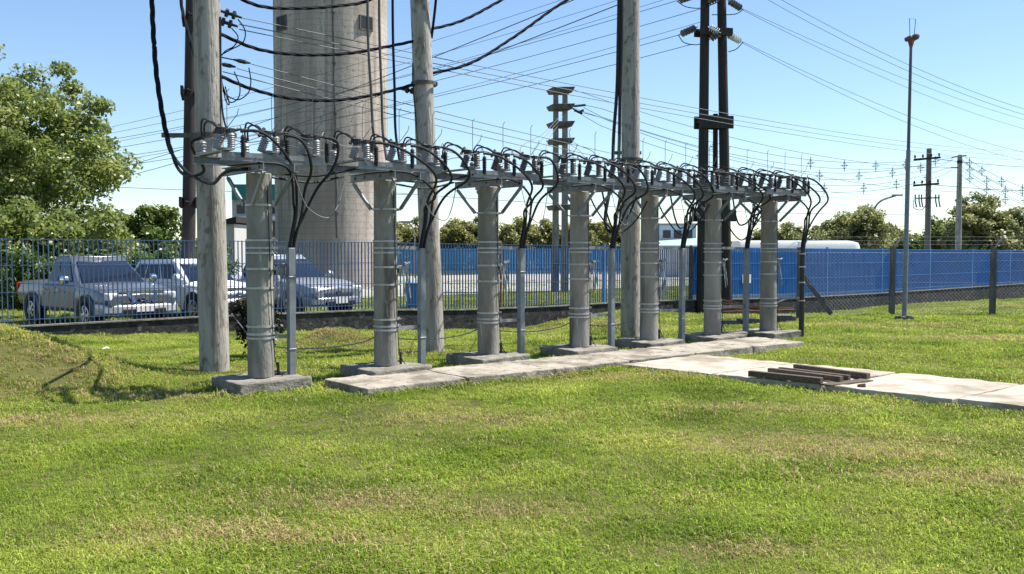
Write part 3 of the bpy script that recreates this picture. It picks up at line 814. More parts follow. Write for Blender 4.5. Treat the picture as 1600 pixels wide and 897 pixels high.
DUCT_PX = [(456, 607), (659, 582), (814, 566), (955, 553), (1065, 541), (1165, 531), (1252, 528)]
for i, (t, (dx, dy)) in enumerate(zip(terms, DUCT_PX)):
    wpt = gr(dx, dy, 0); inv = WM[t].inverted(); dl = inv @ wpt
    X, Yl = dl.x, dl.y
    last = i == 6
    top = 1.72 - PZ
    b = MB()
    if not last:
        b.box((X, Yl, (top - PZ - .1) / 2), (.085, .085, top + PZ + .1), .0)
        b.box((X, Yl, top - .35), (.10, .10, .012)); b.box((X, Yl, .32), (.10, .10, .012))
        b.build('cable_duct', 'duct', t, bevel=.006)
        for z in (.47, 1.55):
            br = MB(); br.beam((.16, -.03, z + .01), (X - .03, Yl + .02, z), .03, .045)
            br.build('bracket', 'galv', t)
    else:
        b.tube([(X, Yl, -PZ - .1), (X, Yl, 1.2), (X + .01, Yl, top)], .05, 10); b.build('cable_riser', 'iron', t)
        for z in (.6, 1.5):
            br = MB(); br.beam((.16, -.03, z), (X - .03, Yl + .02, z), .03, .04); br.build('bracket', 'galv', t)
        for z in (.55, .9, 1.2, 1.45):
            r_ = MB(); r_.lathe([(.052, -.012), (.06, -.012), (.06, .012), (.052, .012)], (X, Yl, z), n=12, caps=False); r_.build('strap', 'strap', t)
    zt = BT + .33 + .02
    sway = [0, .05, -.03, .04, .0, .03, .22][i]
    def cab(pts_, r=.0175):
        q = spline(pts_, 9)
        for _ in range(14): q = [q[0]] + [q[k - 1] * .25 + q[k] * .5 + q[k + 1] * .25 for k in range(1, len(q) - 1)] + [q[-1]]
        c = MB(); c.tube(q, r, 8); return c.build('power_cable', 'cable', t)
    j = lambda a: random.uniform(-a, a)
    ends = [(X - .022, Yl - .02), (X + .022, Yl - .02), (X + .022, Yl + .02), (X - .022, Yl + .02)]
    def tail(e, sp):
        return [(e[0] + .10 + sp * .5, e[1] - .02 - abs(sp) * .2, top + .42), (e[0] + .03, e[1], top + .12), (e[0], e[1], top - .14)]
    x = -.54
    cab([(x + .14, -.41, zt - .02), (x + .38, -.50, zt - .04 + j(.03)), (X - .14 + sway * .5, -.48, zt - .40 + j(.03)), (X + .06, Yl - .05, top + .66)] + tail(ends[0], -.02))
    x = 0
    cab([(x + .14, -.41, zt - .02), (x + .34, -.48, zt - .08 + j(.03)), (X + .12 + sway, -.45, zt - .42), (X + .17, Yl - .05, top + .74)] + tail(ends[1], .03))
    x = .52
    cab([(x + .14, -.41, zt - .01), (x + .30, -.46, zt - .05 + j(.03)), (X + .42 + sway, -.42, zt - .40 + j(.04)), (X + .34 + sway * .6, Yl - .07, top + .76)] + tail(ends[2], .12))
    cab([(-.55, -.42, BT - .06), (-.2, -.50, BT - .02), (.14, -.50, BT - .05 + j(.02)), (X - .12 + sway * .4, -.43, BT - .30), (X + .03, Yl - .02, top + .56)] + tail(ends[3], -.03), .016)
    if i in (3, 4, 5):      # slack cables hanging under the beams towards the next post
        c = MB()
        c.tube(spline([(.30, -.2, BT - .1), (.52, -.1, BT - .42 + j(.08)), (.85, .05, BT - .62 + j(.08)), (1.25, .15, BT - .45), (1.5, .2, BT - .12)], 8), .015, 7)
        c.tube(spline([(.45, .3, BT - .05), (.62, .2, BT - .5 + j(.1)), (.95, .1, BT - .78 + j(.06)), (1.3, .05, BT - .55), (1.45, -.1, BT - .2)], 8), .013, 7)
        c.build('slack_cable', 'cable', t)
    if i in (0, 1):
        c = MB()
        c.tube(spline([(.3, .1, BT - .08), (.75, .0, BT - .09), (1.1, -.1, BT - .02), (1.3, -.2, BT + .03)], 7), .016, 7)
        c.tube(spline([(.25, .2, BT - .12), (.8, .2, BT - .16), (1.25, .2, BT - .06)], 7), .014, 7)
        c.build('slack_cable', 'cable', t)
    # thin leads from this head to the next
    if i < 6:
        c = MB()
        for o_ in (-.36, .30):
            c.tube(sagged((.66, o_, BT + .34), (1.25, o_, BT + .30 + j(.02)), .05, 8), .005, 4)
        c.tube(spline([(.2, -.5, BT - .1), (.4, -.45, BT - .5), (.75, -.3, BT - .62), (1.0, -.1, BT - .45), (1.15, 0, BT - .15)], 7), .006, 4)
        c.build('link_wire', 'wire', t)

# thin grey cable slung low from post to post
lead = []
for i in range(4):
    a = WM[terms[i]] @ Vector((0, .17, .55 - PZ)); b_ = WM[terms[i + 1]] @ Vector((0, .17, .52 - PZ))
    lead += sagged(a, b_, .10, 8)[:-1]
lead.insert(0, gr(385, 500, .45) if False else WM[terms[0]] @ Vector((-.2, .4, .75)))
b = MB(); b.tube(lead, .007, 6); tag(b.build('earth_cable', 'wire'), 'thin grey cable slung low behind the feet of the first five cable posts', 'cable')

# ------------------------------------------------------------------ tall concrete poles
def tall_pole(base_px, base_py, top_px, r0, r1, H, label, z0=0.0):
    p = gr(base_px, base_py, z0); zg = hz(p.x, p.y)
    Yb = p.y
    q = at(top_px, 0, Yb)
    k = H / (q.z - z0)
    topv = Vector((p.x + (q.x - p.x) * k, Yb, H))
    t = T('concrete_pole', label, 'utility pole', (p.x, p.y, zg), 0, 'tall concrete poles standing by the cable posts')
    b = MB()
    pts_ = [Vector((p.x, p.y, zg - .5)).lerp(topv, f) for f in (0, .05, .25, .5, .75, 1)]
    b.tube(pts_, [r0 * (1 - f) + r1 * f for f in (0, .05, .25, .5, .75, 1)], 24)
    b.build('shaft', 'pole', t, world=True)
    ax = (topv - p)
    return t, lambda z: p + ax * ((z - p.z) / ax.z)
poleA, axA = tall_pole(336, 580, 323, .205, .155, 10.5, 'thick weathered concrete pole leaning beside the nearest cable post')
poleB, axB = tall_pole(680, 551, 657, .175, .145, 11.5, 'leaning concrete pole between the second and third cable posts')
poleC, axC = tall_pole(985, 529, 986, .19, .145, 12.0, 'straight upright concrete pole touching the fifth cable post')
# steel arm carrying the black cables on the first pole, collars, far out-of-frame arms
def pole_gear(t, ax, zs, arms):
    for z in zs:
        c = ax(z); b = MB(); b.lathe([(.20, -.03), (.212, -.03), (.212, .03), (.20, .03)], c, n=20, caps=False); b.box(c + Vector((.21, -.03, 0)), (.03, .06, .05))
        b.build('collar', 'dkpost', t, world=True)
    for z, x0, x1, dy in arms:
        c = ax(z); b = MB(); b.beam(c + Vector((x0, dy, 0)), c + Vector((x1, dy, 0)), .06, .06); b.build('steel_arm', 'dkpost', t, world=True)
pole_gear(poleA, axA, (3.27, 6.5), [(3.31, -.75, .30, .24), (8.6, -1.2, 1.2, .24), (9.6, -1.0, 1.0, .24)])
pole_gear(poleB, axB, (4.4, 8.0), [(9.0, -1.0, 1.0, .2)])
pole_gear(poleC, axC, (3.4,), [(3.55, -.3, .22, .16), (9.5, -1.0, 1.0, .2)])
# dead-end insulators on poles A and B
for (px, py, Yd) in ((360, 22, 13.2), (354, 36, 13.2)):
    c = at(px, py, Yd); b = MB()
    b.lathe([(.02, -.14), (.02, -.08), (.06, -.07), (.06, -.03), (.025, -.02), (.025, .02), (.06, .03), (.06, .07), (.02, .08), (.015, .16)], c, (1, .25, -.28), 10)
    b.tube([c - Vector((.12, .03, -.03)), axA(c.z + .05)], .012, 5)
    b.build('insulator', 'iron', poleA, world=True)
for (px, py) in ((378, 96), (355, 102)):
    c = at(px, py, 13.2); b = MB(); b.lathe([(.012, -.12), (.022, -.06), (.03, -.05), (.03, .05), (.022, .06), (.012, .12)], c, (1, .1, -.2), 8); b.tube([c - Vector((.1, 0, -.02)), axA(c.z + .04)], .01, 5)
    b.build('insulator', 'iron', poleA, world=True)
j1 = MB()
for pts_ in ([(372, 30), (383, 48), (380, 66), (360, 78), (345, 86)], [(362, 44), (372, 58), (366, 72), (352, 80), (344, 90)], [(389, 106), (392, 128), (388, 145), (372, 156), (356, 150), (346, 140)], [(366, 112), (375, 136), (372, 154), (360, 160), (346, 128)], [(346, 124), (354, 160), (358, 164), (352, 135)]):
    j1.tube(spline([at(a, c, 13.15) for a, c in pts_], 6), .009, 5)
j1.build('jumper', 'cable_blue', poleA, world=True)
c = axB(4.25); b = MB(); b.lathe([(.012, -.12), (.05, -.1), (.05, -.06), (.02, -.04), (.05, -.02), (.05, .02), (.02, .04), (.012, .12)], c + Vector((-.28, 0, .05)), (-1, 0, .15), 10); b.build('insulator', 'iron', poleB, world=True)
b = MB(); b.tube(spline([at(645, 98, 15.2), at(645, 130, 15.15), at(649, 175, 15.1), at(652, 210, 15.05), at(655, 250, 15.0)], 5), .012, 5); b.build('down_lead', 'cable', poleB, world=True)
b = MB(); b.tube(spline([axA(4.9) + Vector((.19, -.02, 0)), axA(3.6) + Vector((.2, -.05, 0)), axA(3.3) + Vector((.27, -.05, 0)), at(364, 219, 12.6)], 5), .014, 5); b.build('down_lead', 'cable', poleA, world=True)

# ------------------------------------------------------------------ heavy black cables
def twisted(px_pts, r, label, group, pitch=.7):
    path = spline(px_pts, 14)
    b = MB()
    # resample and wind three strands round the path
    acc = [0]
    for a, c in zip(path, path[1:]): acc.append(acc[-1] + (c - a).length)
    L = acc[-1]; n = max(12, int(L / .06))
    res = []; k = 0
    for i in range(n + 1):
        s = L * i / n
        while k < len(acc) - 2 and acc[k + 1] < s: k += 1
        res.append(path[k].lerp(path[k + 1], (s - acc[k]) / max(1e-6, acc[k + 1] - acc[k])))
    for st in range(3):
        pts_ = []
        for i, p in enumerate(res):
            d = (res[min(i + 1, n)] - res[max(i - 1, 0)]).normalized()
            u = d.cross(Vector((0, 0, 1)))
            u = u.normalized() if u.length > .05 else Vector((1, 0, 0)); w_ = d.cross(u)
            a = 2 * math.pi * (L * i / n / pitch + st / 3)
            pts_.append(p + (u * math.cos(a) + w_ * math.sin(a)) * r * .5)
        b.tube(pts_, r * .56, 6)
    return tag(b.build('twisted_cable', 'cable_blue'), label, 'cable', group)
GT = 'black twisted cables strung between the tall concrete poles'
twisted([axA(5.33) + Vector((.15, 0, 0)), at(400, 8, 13.4), at(470, 13, 14.0), at(530, 9, 14.5), at(580, -1, 15.0), axB(6.3)], .026, 'black twisted cable crossing the tower top, uppermost of three', GT)
twisted([axA(4.68) + Vector((.15, 0, 0)), at(400, 76, 13.4), at(460, 85, 13.9), at(540, 84, 14.5), at(600, 74, 14.9), axB(5.12)], .026, 'black twisted cable sagging across the tower between first and second pole, middle of three', GT)
twisted([axA(4.10) + Vector((.15, 0, 0)), at(390, 138, 13.3), at(450, 153, 13.8), at(520, 157, 14.3), at(590, 147, 14.8), axB(4.44)], .026, 'black twisted cable sagging across the tower, lowest of three', GT)
twisted([axB(5.25), at(720, 33, 15.8), at(784, 0, 16.4), at(860, -42, 17.0), axC(7.7)], .026, 'black twisted cable rising steeply right from the second pole, upper of two', GT)
twisted([axB(4.55), at(730, 101, 15.7), at(800, 60, 16.3), at(886, 0, 17.0), axC(7.0)], .026, 'black twisted cable rising right from the second pole, lower and longer of two', GT)

def cable(pts_, r, label, group, m='cable', name='power_cable', n=8):
    b = MB(); b.tube(spline(pts_, n), r, 7); return tag(b.build(name, m), label, 'cable', group)
GL = 'black cables hanging down to the first cable post'
YA = 12.75
u1 = WM[terms[0]] @ Vector((-.54, .38, BT + .33))
u0 = WM[terms[0]] @ Vector((-.35, -.05, BT - .08))
twisted([at(236, -60, YA), at(239, 40, YA), at(245, 120, YA), at(255, 185, YA), at(263, 222, YA), at(268, 240, YA)], .034, 'thick black cable hanging free at the upper left, outermost', GL)
cable([at(262, 215, YA), at(268, 238, YA - .05), at(285, 262, YA - .2), at(310, 280, YA - .5), at(330, 287, 12.0), u0 + Vector((0, 0, .0)), u0 + Vector((.3, .1, .03))], .022, 'black cable looping under the steel arm into the first post, inner loop', GL)
cable([at(266, 230, YA), at(275, 258, YA - .05), at(292, 275, YA - .3), at(318, 268, YA - .6), u1 + Vector((-.12, 0, -.05)), u1], .022, 'black cable looping up to the first post insulators, outer loop', GL)
twisted([at(281, -60, 14.2), at(284, 10, 14.0), at(295, 55, 13.8), at(308, 95, 13.6), at(322, 130, 13.5)], .026, 'black cable slanting behind the thick leaning pole', GL)
GC = 'black cables hanging along the straight tall pole'
Yc = 17.2
u4 = WM[terms[3]] @ Vector((1.1, .1, BT + .1))
cable([at(968, -60, Yc), at(966, 60, Yc), at(964, 140, Yc), at(959, 210, Yc), at(957, 260, Yc - .2), at(952, 300, 16.6), at(946, 345, 16.4), at(953, 362, 16.3), at(968, 352, 16.4)], .032, 'black cable hanging beside the straight tall pole, left of the pair', GC)
cable([at(972, -60, Yc), at(971, 60, Yc), at(969, 140, Yc), at(968, 210, Yc), at(967, 258, Yc - .1), at(970, 300, 16.7), at(962, 345, 16.3), at(957, 392, 15.3)], .032, 'black cable hanging beside the straight tall pole, right of the pair', GC)
GB = 'dark cables hanging down before the tower to the second post'
u2 = WM[terms[1]] @ Vector((-.1, .35, BT + .3))
for k, (x0, x1, mm, lb) in enumerate([(574, 583, 'wire_dark', 'grey-brown down cable before the tower, leftmost of three'), (592, 598, 'wire_dark', 'grey-brown down cable before the tower, middle of three'), (613, 618, 'cable_blue', 'black down cable right of the tower edge, rightmost of three')]):
    Yq = 13.3
    cable([at(x0, -70, Yq), at(x0 + 1, 60, Yq), at((x0 + x1) / 2 + 1, 140, Yq), at(x1, 205, Yq), at(x1 + 6, 250, Yq - .1)], .019, lb, GB, mm)
cable([at(684, -60, 15.2), at(681, 0, 15.2), at(676, 45, 15.25), at(674, 60, 15.3)], .022, 'short black cable dropping along the second tall pole at the frame top', 'black drop cable', 'cable_blue')

# ------------------------------------------------------------------ black wooden twin poles
def twin_pole(cx_px, Y, x_l, x_r, top_l, top_r, label, spacers, r=.2, H=15.5):
    zg = BACK
    a0, a1 = at(x_l[0], 448, Y).x, at(x_r[0], 448, Y + x_r[2]).x
    t = T('wooden_twin_pole', label, 'utility pole', (at(cx_px, 400, Y).x, Y, zg), 0, 'black wooden twin poles beyond the fence')
    axes = []
    for (pb, pt, dy) in (x_l, x_r):
        pB = at(pb, 385, Y + dy); pT = at(pt, 0, Y + dy)
        f = lambda z, pB=pB, pT=pT: pB + (pT - pB) * ((z - pB.z) / (pT.z - pB.z))
        b = MB(); zz = [zg - .4, 3, 8, H]
        b.tube([f(z) for z in zz], [r * 1.05, r, r * .9, r * .78], 16); b.build('pole', 'creosote', t, world=True); axes.append(f)
    for py, hh, ex in spacers:
        z = at(cx_px, py, Y).z
        l, rr_ = axes[0](z), axes[1](z)
        d = (rr_ - l).normalized()
        for side in (-1, 1):
            nv = Vector((d.y, -d.x, 0)) * side * (r + .045)
            b = MB(); b.beam(l - d * (r + ex) + nv, rr_ + d * (r + ex) + nv, .09, hh); b.build('spacer_beam', 'creosote', t, world=True)
        b = MB(); b.tube([l - d * (r + ex * .4) + Vector((0, -r - .12, 0)), l - d * (r + ex * .4) + Vector((0, r + .12, 0))], .025, 6); b.build('bolt', 'iron', t, world=True)
    return t, axes
EY = 36.0
twE, axE = twin_pole(1116, EY, (1097.5, 1101.5, 0), (1134, 1127.5, .2), 0, 0, 'black wooden twin poles rising behind the sixth cable post', [(191, .48, .07), (50, .30, .10), (337, .45, .12), (-90, .3, .6)], .205)
twD, axD = twin_pole(296, 29.0, (294, 299, 0), (295.5, 300, .75), 0, 0, 'black wooden twin poles seen edge-on behind the thick leaning concrete pole', [(143, .26, .1), (316, .30, .12), (25, .24, .06), (-80, .3, .6)], .19)
b = MB(); b.tube([at(1117, 395, 36.6), at(1118, 178, 36.6)], .10, 10); b.build('stub_pole', 'creosote', twE, world=True)
def string_ins(t, p0, p1, m, n=5):
    b = MB(); p0, p1 = Vector(p0), Vector(p1); d = (p1 - p0); L = d.length
    pr = [(.02, 0), (.02, L * .12)]
    for i in range(n):
        z = L * (.14 + .72 * i / n); h = L * .72 / n
        pr += [(.035, z), (.14, z + h * .35), (.14, z + h * .5), (.05, z + h * .6), (.035, z + h * .95)]
    pr += [(.02, L * .88), (.02, L)]
    b.lathe(pr, p0, d, 10); return b.build('insulator_string', m, t, world=True)
M['glassins'] = mat('pale_glass_discs', (.6, .66, .66), .15, spec=.8)
string_ins(twE, at(1090, 42, EY), at(1060, 55, EY - .4), 'polymer')
string_ins(twE, at(1088, -8, EY), at(1058, 2, EY - .4), 'polymer')
string_ins(twE, at(1137, 0, EY), at(1161, 15, EY + .5), 'polymer', 5)
string_ins(twE, at(1136, 53, EY), at(1160, 66, EY + .5), 'glassins', 5)
string_ins(twE, at(1106, 42, EY - .3), at(1126, 52, EY - .25), 'glassins', 5)
string_ins(twE, at(1108, 62, EY - .3), at(1128, 50, EY - .25), 'polymer', 4)
string_ins(twE, at(1104, 4, EY - .3), at(1126, -5, EY - .25), 'polymer', 4)
jb = MB()
for pl in ([(1060, 55), (1068, 66), (1085, 70), (1100, 68)], [(1058, 2), (1070, 10), (1090, 13), (1105, 10), (1125, 2)], [(1161, 66), (1150, 77), (1138, 81)], [(1161, 15), (1152, 21), (1138, 23), (1112, 23)]):
    jb.tube(spline([at(a, c, EY - .45) for a, c in pl], 6), .018, 5)
jb.build('jumper', 'cable_blue', twE, world=True)

# ------------------------------------------------------------------ stepped twin-column pylon
FY = 45.0
pf = at(875, 448, FY)
py_ = T('stepped_pylon', 'grey concrete twin-column pylon with stacked slanting platforms', 'pylon', (pf.x, FY, BACK))
zt = at(875, 140, FY).z
for dx in (-.22, .22):
    b = MB(); b.hexa([Vector((pf.x + dx + sx * .17, FY + sy * .17, BACK - .3)) for sx, sy in ((-1, -1), (1, -1), (1, 1), (-1, 1))] + [Vector((pf.x + dx + sx * .12, FY + sy * .13, zt)) for sx, sy in ((-1, -1), (1, -1), (1, 1), (-1, 1))])
    b.build('column', 'post', py_, world=True)
for y in (142, 168, 195, 221, 324):
    z = at(875, y, FY).z
    b = MB(); c = Vector((pf.x, FY, z)); m3 = Matrix.Rotation(.28, 3, 'Z') @ Matrix.Rotation(.0, 3, 'Y')
    b.hexa([c + m3 @ Vector(q) for q in ((-.46, -.46, -.15), (.44, -.46, -.13), (.44, .46, -.13), (-.46, .46, -.15), (-.56, -.56, .08), (.58, -.56, .15), (.58, .56, .15), (-.56, .56, .08))])
    b.build('platform', 'dkpost', py_, world=True, bevel=.03)
b = MB()
for (a, c) in (((897, 166), (915, 164)), ((904, 176), (912, 172)), ((897, 172), (910, 178))):
    b.tube([at(893, 168, FY), at(a[0], a[1], FY)], .02, 5); b.tube([at(*a, FY), at(*c, FY)], .06, 6)
b.build('insulator', 'iron', py_, world=True)

# ------------------------------------------------------------------ mast with warning lamp, street poles
mb = gr(1413, 499, 0); MY = mb.y
ma = T('lamp_mast', 'tall thin dark steel mast with red lamp head on the lawn', 'mast', (mb.x, MY, 0))
k_ = lambda z: Vector((mb.x + .05 * z / 7, MY, z))
b = MB(); b.tube([k_(-.2), k_(2.2), k_(4.1)], [.058, .055, .052], 12); b.build('lower_tube', 'duct', ma, world=True)
b = MB(); b.tube([k_(4.08), k_(5.6), k_(6.62)], [.04, .036, .034], 12); b.build('upper_tube', 'mast', ma, world=True)
b = MB(); b.lathe([(.036, -.16), (.09, .02), (.10, .06)], k_(6.72), n=4); b.build('bracket', 'red', ma, world=True)
for o_, rr_, lb in (((-.07, 0, 0), .055, 'dark'), ((.09, -.02, .03), .075, 'dark')):
    b = MB(); b.lathe([(.02, -.09), (rr_, -.07), (rr_, .05), (rr_ * .6, .09), (.01, .1)], k_(6.78) + Vector(o_), (.4, -.5, .2), 12); b.build('lamp_head', 'mast', ma, world=True)
b = MB(); z0, z1 = 6.84, 7.24
b.tube([k_(z0) + Vector((-.03, 0, 0)), k_(z1) + Vector((-.05, 0, .02)), k_(z1) + Vector((.10, 0, 0)), k_(z0) + Vector((.07, 0, 0))], .008, 5); b.build('top_hoop', 'iron', ma, world=True)
b = MB(); b.box((mb.x, MY, .03), (.34, .3, .1), .2); b.box((mb.x + .05, MY - .1, .05), (.15, .12, .12), .5); b.build('footing', 'dkpost', ma, world=True, bevel=.02)

HY = 62.0
hp = at(1449, 390, HY)
hw = T('crossarm_pole', 'weathered wooden pole with two crossarms behind the blue fence', 'utility pole', (hp.x, HY, BACK))
zt = at(1449, 232, HY).z
b = MB(); b.tube([(hp.x, HY, BACK - .3), (hp.x, HY, 4), (hp.x, HY, zt)], [.2, .185, .16], 12); b.build('pole', 'graywood', hw, world=True)
for (xa, ya, xb, yb) in ((1428, 249.5, 1469, 246), (1427, 290, 1467, 287)):
    b = MB(); b.beam(at(xa, ya, HY - .2), at(xb, yb, HY - .2), .12, .13); ca = b.build('crossarm', 'creosote', hw, world=True)
    for f in (.04, .34, .66, .96):
        c = at(xa + (xb - xa) * f, ya + (yb - ya) * f, HY - .2); b = MB(); b.lathe([(.02, .05), (.03, .1), (.075, .14), (.075, .2), (.05, .23), (.07, .26), (.04, .3)], c, n=8); b.build('insulator', 'iron', ca, world=True)
b = MB(); b.beam(at(1430, 310, HY - .2), at(1468, 309, HY - .2), .08, .08)
for xx in (1430, 1436, 1440, 1462, 1467): b.tube(spline([at(xx, 304, HY - .3), at(xx, 314, HY - .35), at(xx + 2, 324, HY - .3)], 4), .045, 5)
b.tube(spline([at(1427, 312, HY - .2), at(1428, 325, HY - .3), at(1440, 328, HY - .3), at(1447, 320, HY - .2)], 6), .025, 5)
b.build('switch_arm', 'iron', hw, world=True)
IY = 66.0
ip = at(1497, 390, IY)
iw = T('concrete_pole', 'plain concrete pole beyond the blue fence carrying spacer lines', 'utility pole', (ip.x, IY, BACK))
zt = at(1497, 242, IY).z
b = MB(); b.tube([(ip.x, IY, BACK - .3), (ip.x, IY, 4), (ip.x, IY, zt)], [.24, .2, .16], 14); b.build('shaft', 'pole', iw, world=True)
b = MB(); b.beam(at(1487, 246, IY), at(1510, 243, IY), .08, .08); b.beam(at(1486, 262, IY), at(1500, 262, IY), .08, .08); b.lathe([(.17, -.1), (.19, -.1), (.19, .1), (.17, .1)], (ip.x, IY, zt - .5), n=12, caps=False); b.build('bracket', 'iron', iw, world=True)

def street_lamp(px, y_top, tip, Y, label, r=.085):
    p = at(px, 390, Y)
    t = T('street_lamp', label, 'street lamp', (p.x, Y, BACK), 0)
    b = MB(); b.tube(spline([Vector((p.x, Y, BACK - .2)), Vector((p.x, Y, 2)), at(px, y_top + 22, Y), at(px + (tip[0] - px) * .28, y_top + 7, Y), at(tip[0], tip[1], Y)], 8), r, 8); b.build('pole', 'galv', t, world=True)
    b = MB(); b.box(at(tip[0] + (1 if tip[0] > px else -1), tip[1], Y), (.9, .3, .14)); b.build('lamp_head', 'galv', t, world=True)
street_lamp(1365, 308, (1401, 305), 84, 'curved-neck street lamp beyond the blue fence, arm reaching right')
street_lamp(648, 349, (637, 347), 66, 'small curved-neck street lamp beside the second tall pole', .045)

# ------------------------------------------------------------------ overhead lines
def line(a, b_, sag, r, label, group, m='wire_dark', n=28):
    b = MB(); b.tube(sagged(a, b_, sag, n), r, 4); return tag(b.build('power_line', m), label, 'power line', group)
G1 = 'thin lines rising right to the black twin poles'
ends = [((1058, 1), 'topmost'), ((1094, 14), 'second from top'), ((1060, 55), 'third from top'), ((1082, 69), 'lowest')]
starts = [(60, 236), (60, 250), (60, 262), (60, 276)]
for k, (((ex, ey), nm), st) in enumerate(zip(ends, starts)):
    line(at(st[0], st[1], 48), at(ex, ey, EY - .4), .55, .012, 'thin dark line climbing from the left trees to the twin poles, ' + nm, G1)
line(at(60, 292, 48), axC(6.9) + Vector((0, .2, 0)), .5, .011, 'thin dark line climbing from the left trees to the straight concrete pole, higher', 'thin lines to the straight concrete pole')
line(at(60, 304, 48), axC(6.45) + Vector((0, .2, 0)), .5, .011, 'thin dark line climbing from the left trees to the straight concrete pole, lower', 'thin lines to the straight concrete pole')
GX = 'thin lines crossing the sky behind the centre poles'
for k, (y0, x1, y1, nm) in enumerate(((222, 1080, -70, 'highest'), (229, 1090, -40, 'second'), (243, 1092, -18, 'third'), (270, 1096, 34, 'lowest'))):
    line(at(60, y0, 50), at(x1, y1, EY + 2), .6, .0095, 'fine dark line crossing the sky behind the first poles, ' + nm + ' of four', GX)
G2 = 'thin lines running right from the leaning pole, upper set'
for k, (y0, y1, nm) in enumerate(((27, 225, 'top'), (38, 231, 'middle'), (46, 238, 'bottom'))):
    line(at(374, y0, 13.3), at(1680, y1 + 8, 72), .8, .0075, 'thin grey line from the leaning pole across the tower, upper set, ' + nm, G2, 'wire')
G3 = 'thin lines running right from the leaning pole, lower set'
for k, (x0, y0, y1, nm) in enumerate(((393, 100, 300, 'top'), (370, 107, 308, 'middle'), (348, 112, 318, 'bottom'))):
    line(at(x0, y0, 13.3), at(1460, y1 - 2, 64), .9, .0075, 'thin grey line from the leaning pole across the tower, lower set, ' + nm, G3, 'wire')
G5 = 'lines falling right from the black twin poles'
for k, (x0, y0, x1, y1, s_, nm) in enumerate(((1161, 14, 1690, 208, .6, 'upper pair, higher wire'), (1161, 16, 1690, 220, .8, 'upper pair, lower wire'), (1160, 65, 1690, 252, .9, 'lower pair, higher wire'), (1160, 67, 1690, 262, 1.1, 'lower pair, lower wire'))):
    line(at(x0, y0, EY + .4), at(x1, y1, 70), s_, .010, 'thin line falling right from the twin poles, ' + nm, G5)
G6 = 'lines crossing the upper right sky'
for (y0, y1, nm) in ((-14, 196, 'upper'), (-2, 204, 'lower')):
    line(at(1190, y0 - 4, 48), at(1700, y1, 66), .9, .014, 'long line crossing the upper right sky behind the mast, ' + nm + ' one', G6)
G7 = 'low distant lines near the horizon'
line(at(-60, 279, 80), at(640, 304, 84), .3, .022, 'faint low line crossing behind the left trees', G7)
line(at(600, 300, 84), at(1470, 336, 88), .5, .022, 'faint low line above the far tree row', G7)
line(at(1160, 350, 86), at(1470, 352, 90), .2, .02, 'faint lowest line above the bus roof', G7)
line(at(1450, 247, HY), at(1720, 262, 95), .3, .02, 'line leaving the upper crossarm to the right', G7)
line(at(1450, 288, HY), at(1720, 296, 95), .3, .02, 'line leaving the lower crossarm to the right', G7)
G8 = 'long thin lines from the pylon top'
line(at(896, 140, FY), at(1500, 262, IY), 1.0, .013, 'thin line from the pylon top platform, above the spacer cables', G8)
line(at(893, 168, FY), at(1500, 300, IY), .9, .013, 'thin line from the second pylon platform, below the spacer cables', G8)
# spaced twin conductors with cross-shaped spacers
def bundle(a, b_, sag, fr_, label, size=.22):
    a, b_ = Vector(a), Vector(b_)
    t = T('spacer_line', label, 'power line', a, 0, 'spacer cable lines between pylon and concrete pole')
    pth = sagged(a, b_, sag, 30)
    for dz in (-.20, .20):
        b = MB(); q = [p + Vector((0, 0, dz * (1 if 0 < i < 30 else .3))) for i, p in enumerate(pth)]; b.tube(q, .014, 5); b.build('conductor', 'wire_dark', t, world=True)
    d = (b_ - a).normalized(); sidev = Vector((d.y, -d.x, 0)).normalized()
    first = None
    for f in fr_:
        c = a.lerp(b_, f) - Vector((0, 0, sag * 4 * f * (1 - f)))
        if first is None:
            b = MB(); sh = size
            b.tube([Vector((0, 0, -sh * 1.7)), Vector((0, 0, sh * 1.7))], .022, 5); b.tube([sidev * -sh * 1.2, sidev * sh * 1.2], .022, 5)
            b.tube([Vector((0, 0, sh)), sidev * sh * .8, Vector((0, 0, -sh)), sidev * -sh * .8, Vector((0, 0, sh))], .016, 4)
            first = b.build('spacer', 'wire_dark', t); first.location = c - a
        else:
            o = first.copy(); COL.objects.link(o); o.parent = t; o.location = c - a
bundle(at(912, 166, FY), at(1490, 247, IY), 1.5, (.27, .52, .62, .72, .82, .93), 'upper spaced twin line sagging from pylon to concrete pole')
bundle(at(910, 178, FY), at(1488, 249, IY), 2.0, (.24, .55, .67, .78, .88), 'middle spaced twin line sagging from pylon to concrete pole')
bundle(at(1120, 262, 52), at(1487, 264, IY), 1.3, (.40, .57, .72, .87), 'lower spaced twin line ending on the concrete pole from the left')
bundle(at(1503, 246, IY), at(1700, 322, 50), .6, (.08, .20, .38, .55), 'upper spaced twin line leaving the concrete pole to the right')
bundle(at(1500, 254, IY), at(1700, 340, 50), .6, (.10, .26, .42, .58), 'middle spaced twin line leaving the concrete pole to the right')
bundle(at(1500, 268, IY), at(1700, 352, 50), .6, (.10, .26, .42, .58), 'lower spaced twin line leaving the concrete pole to the right')
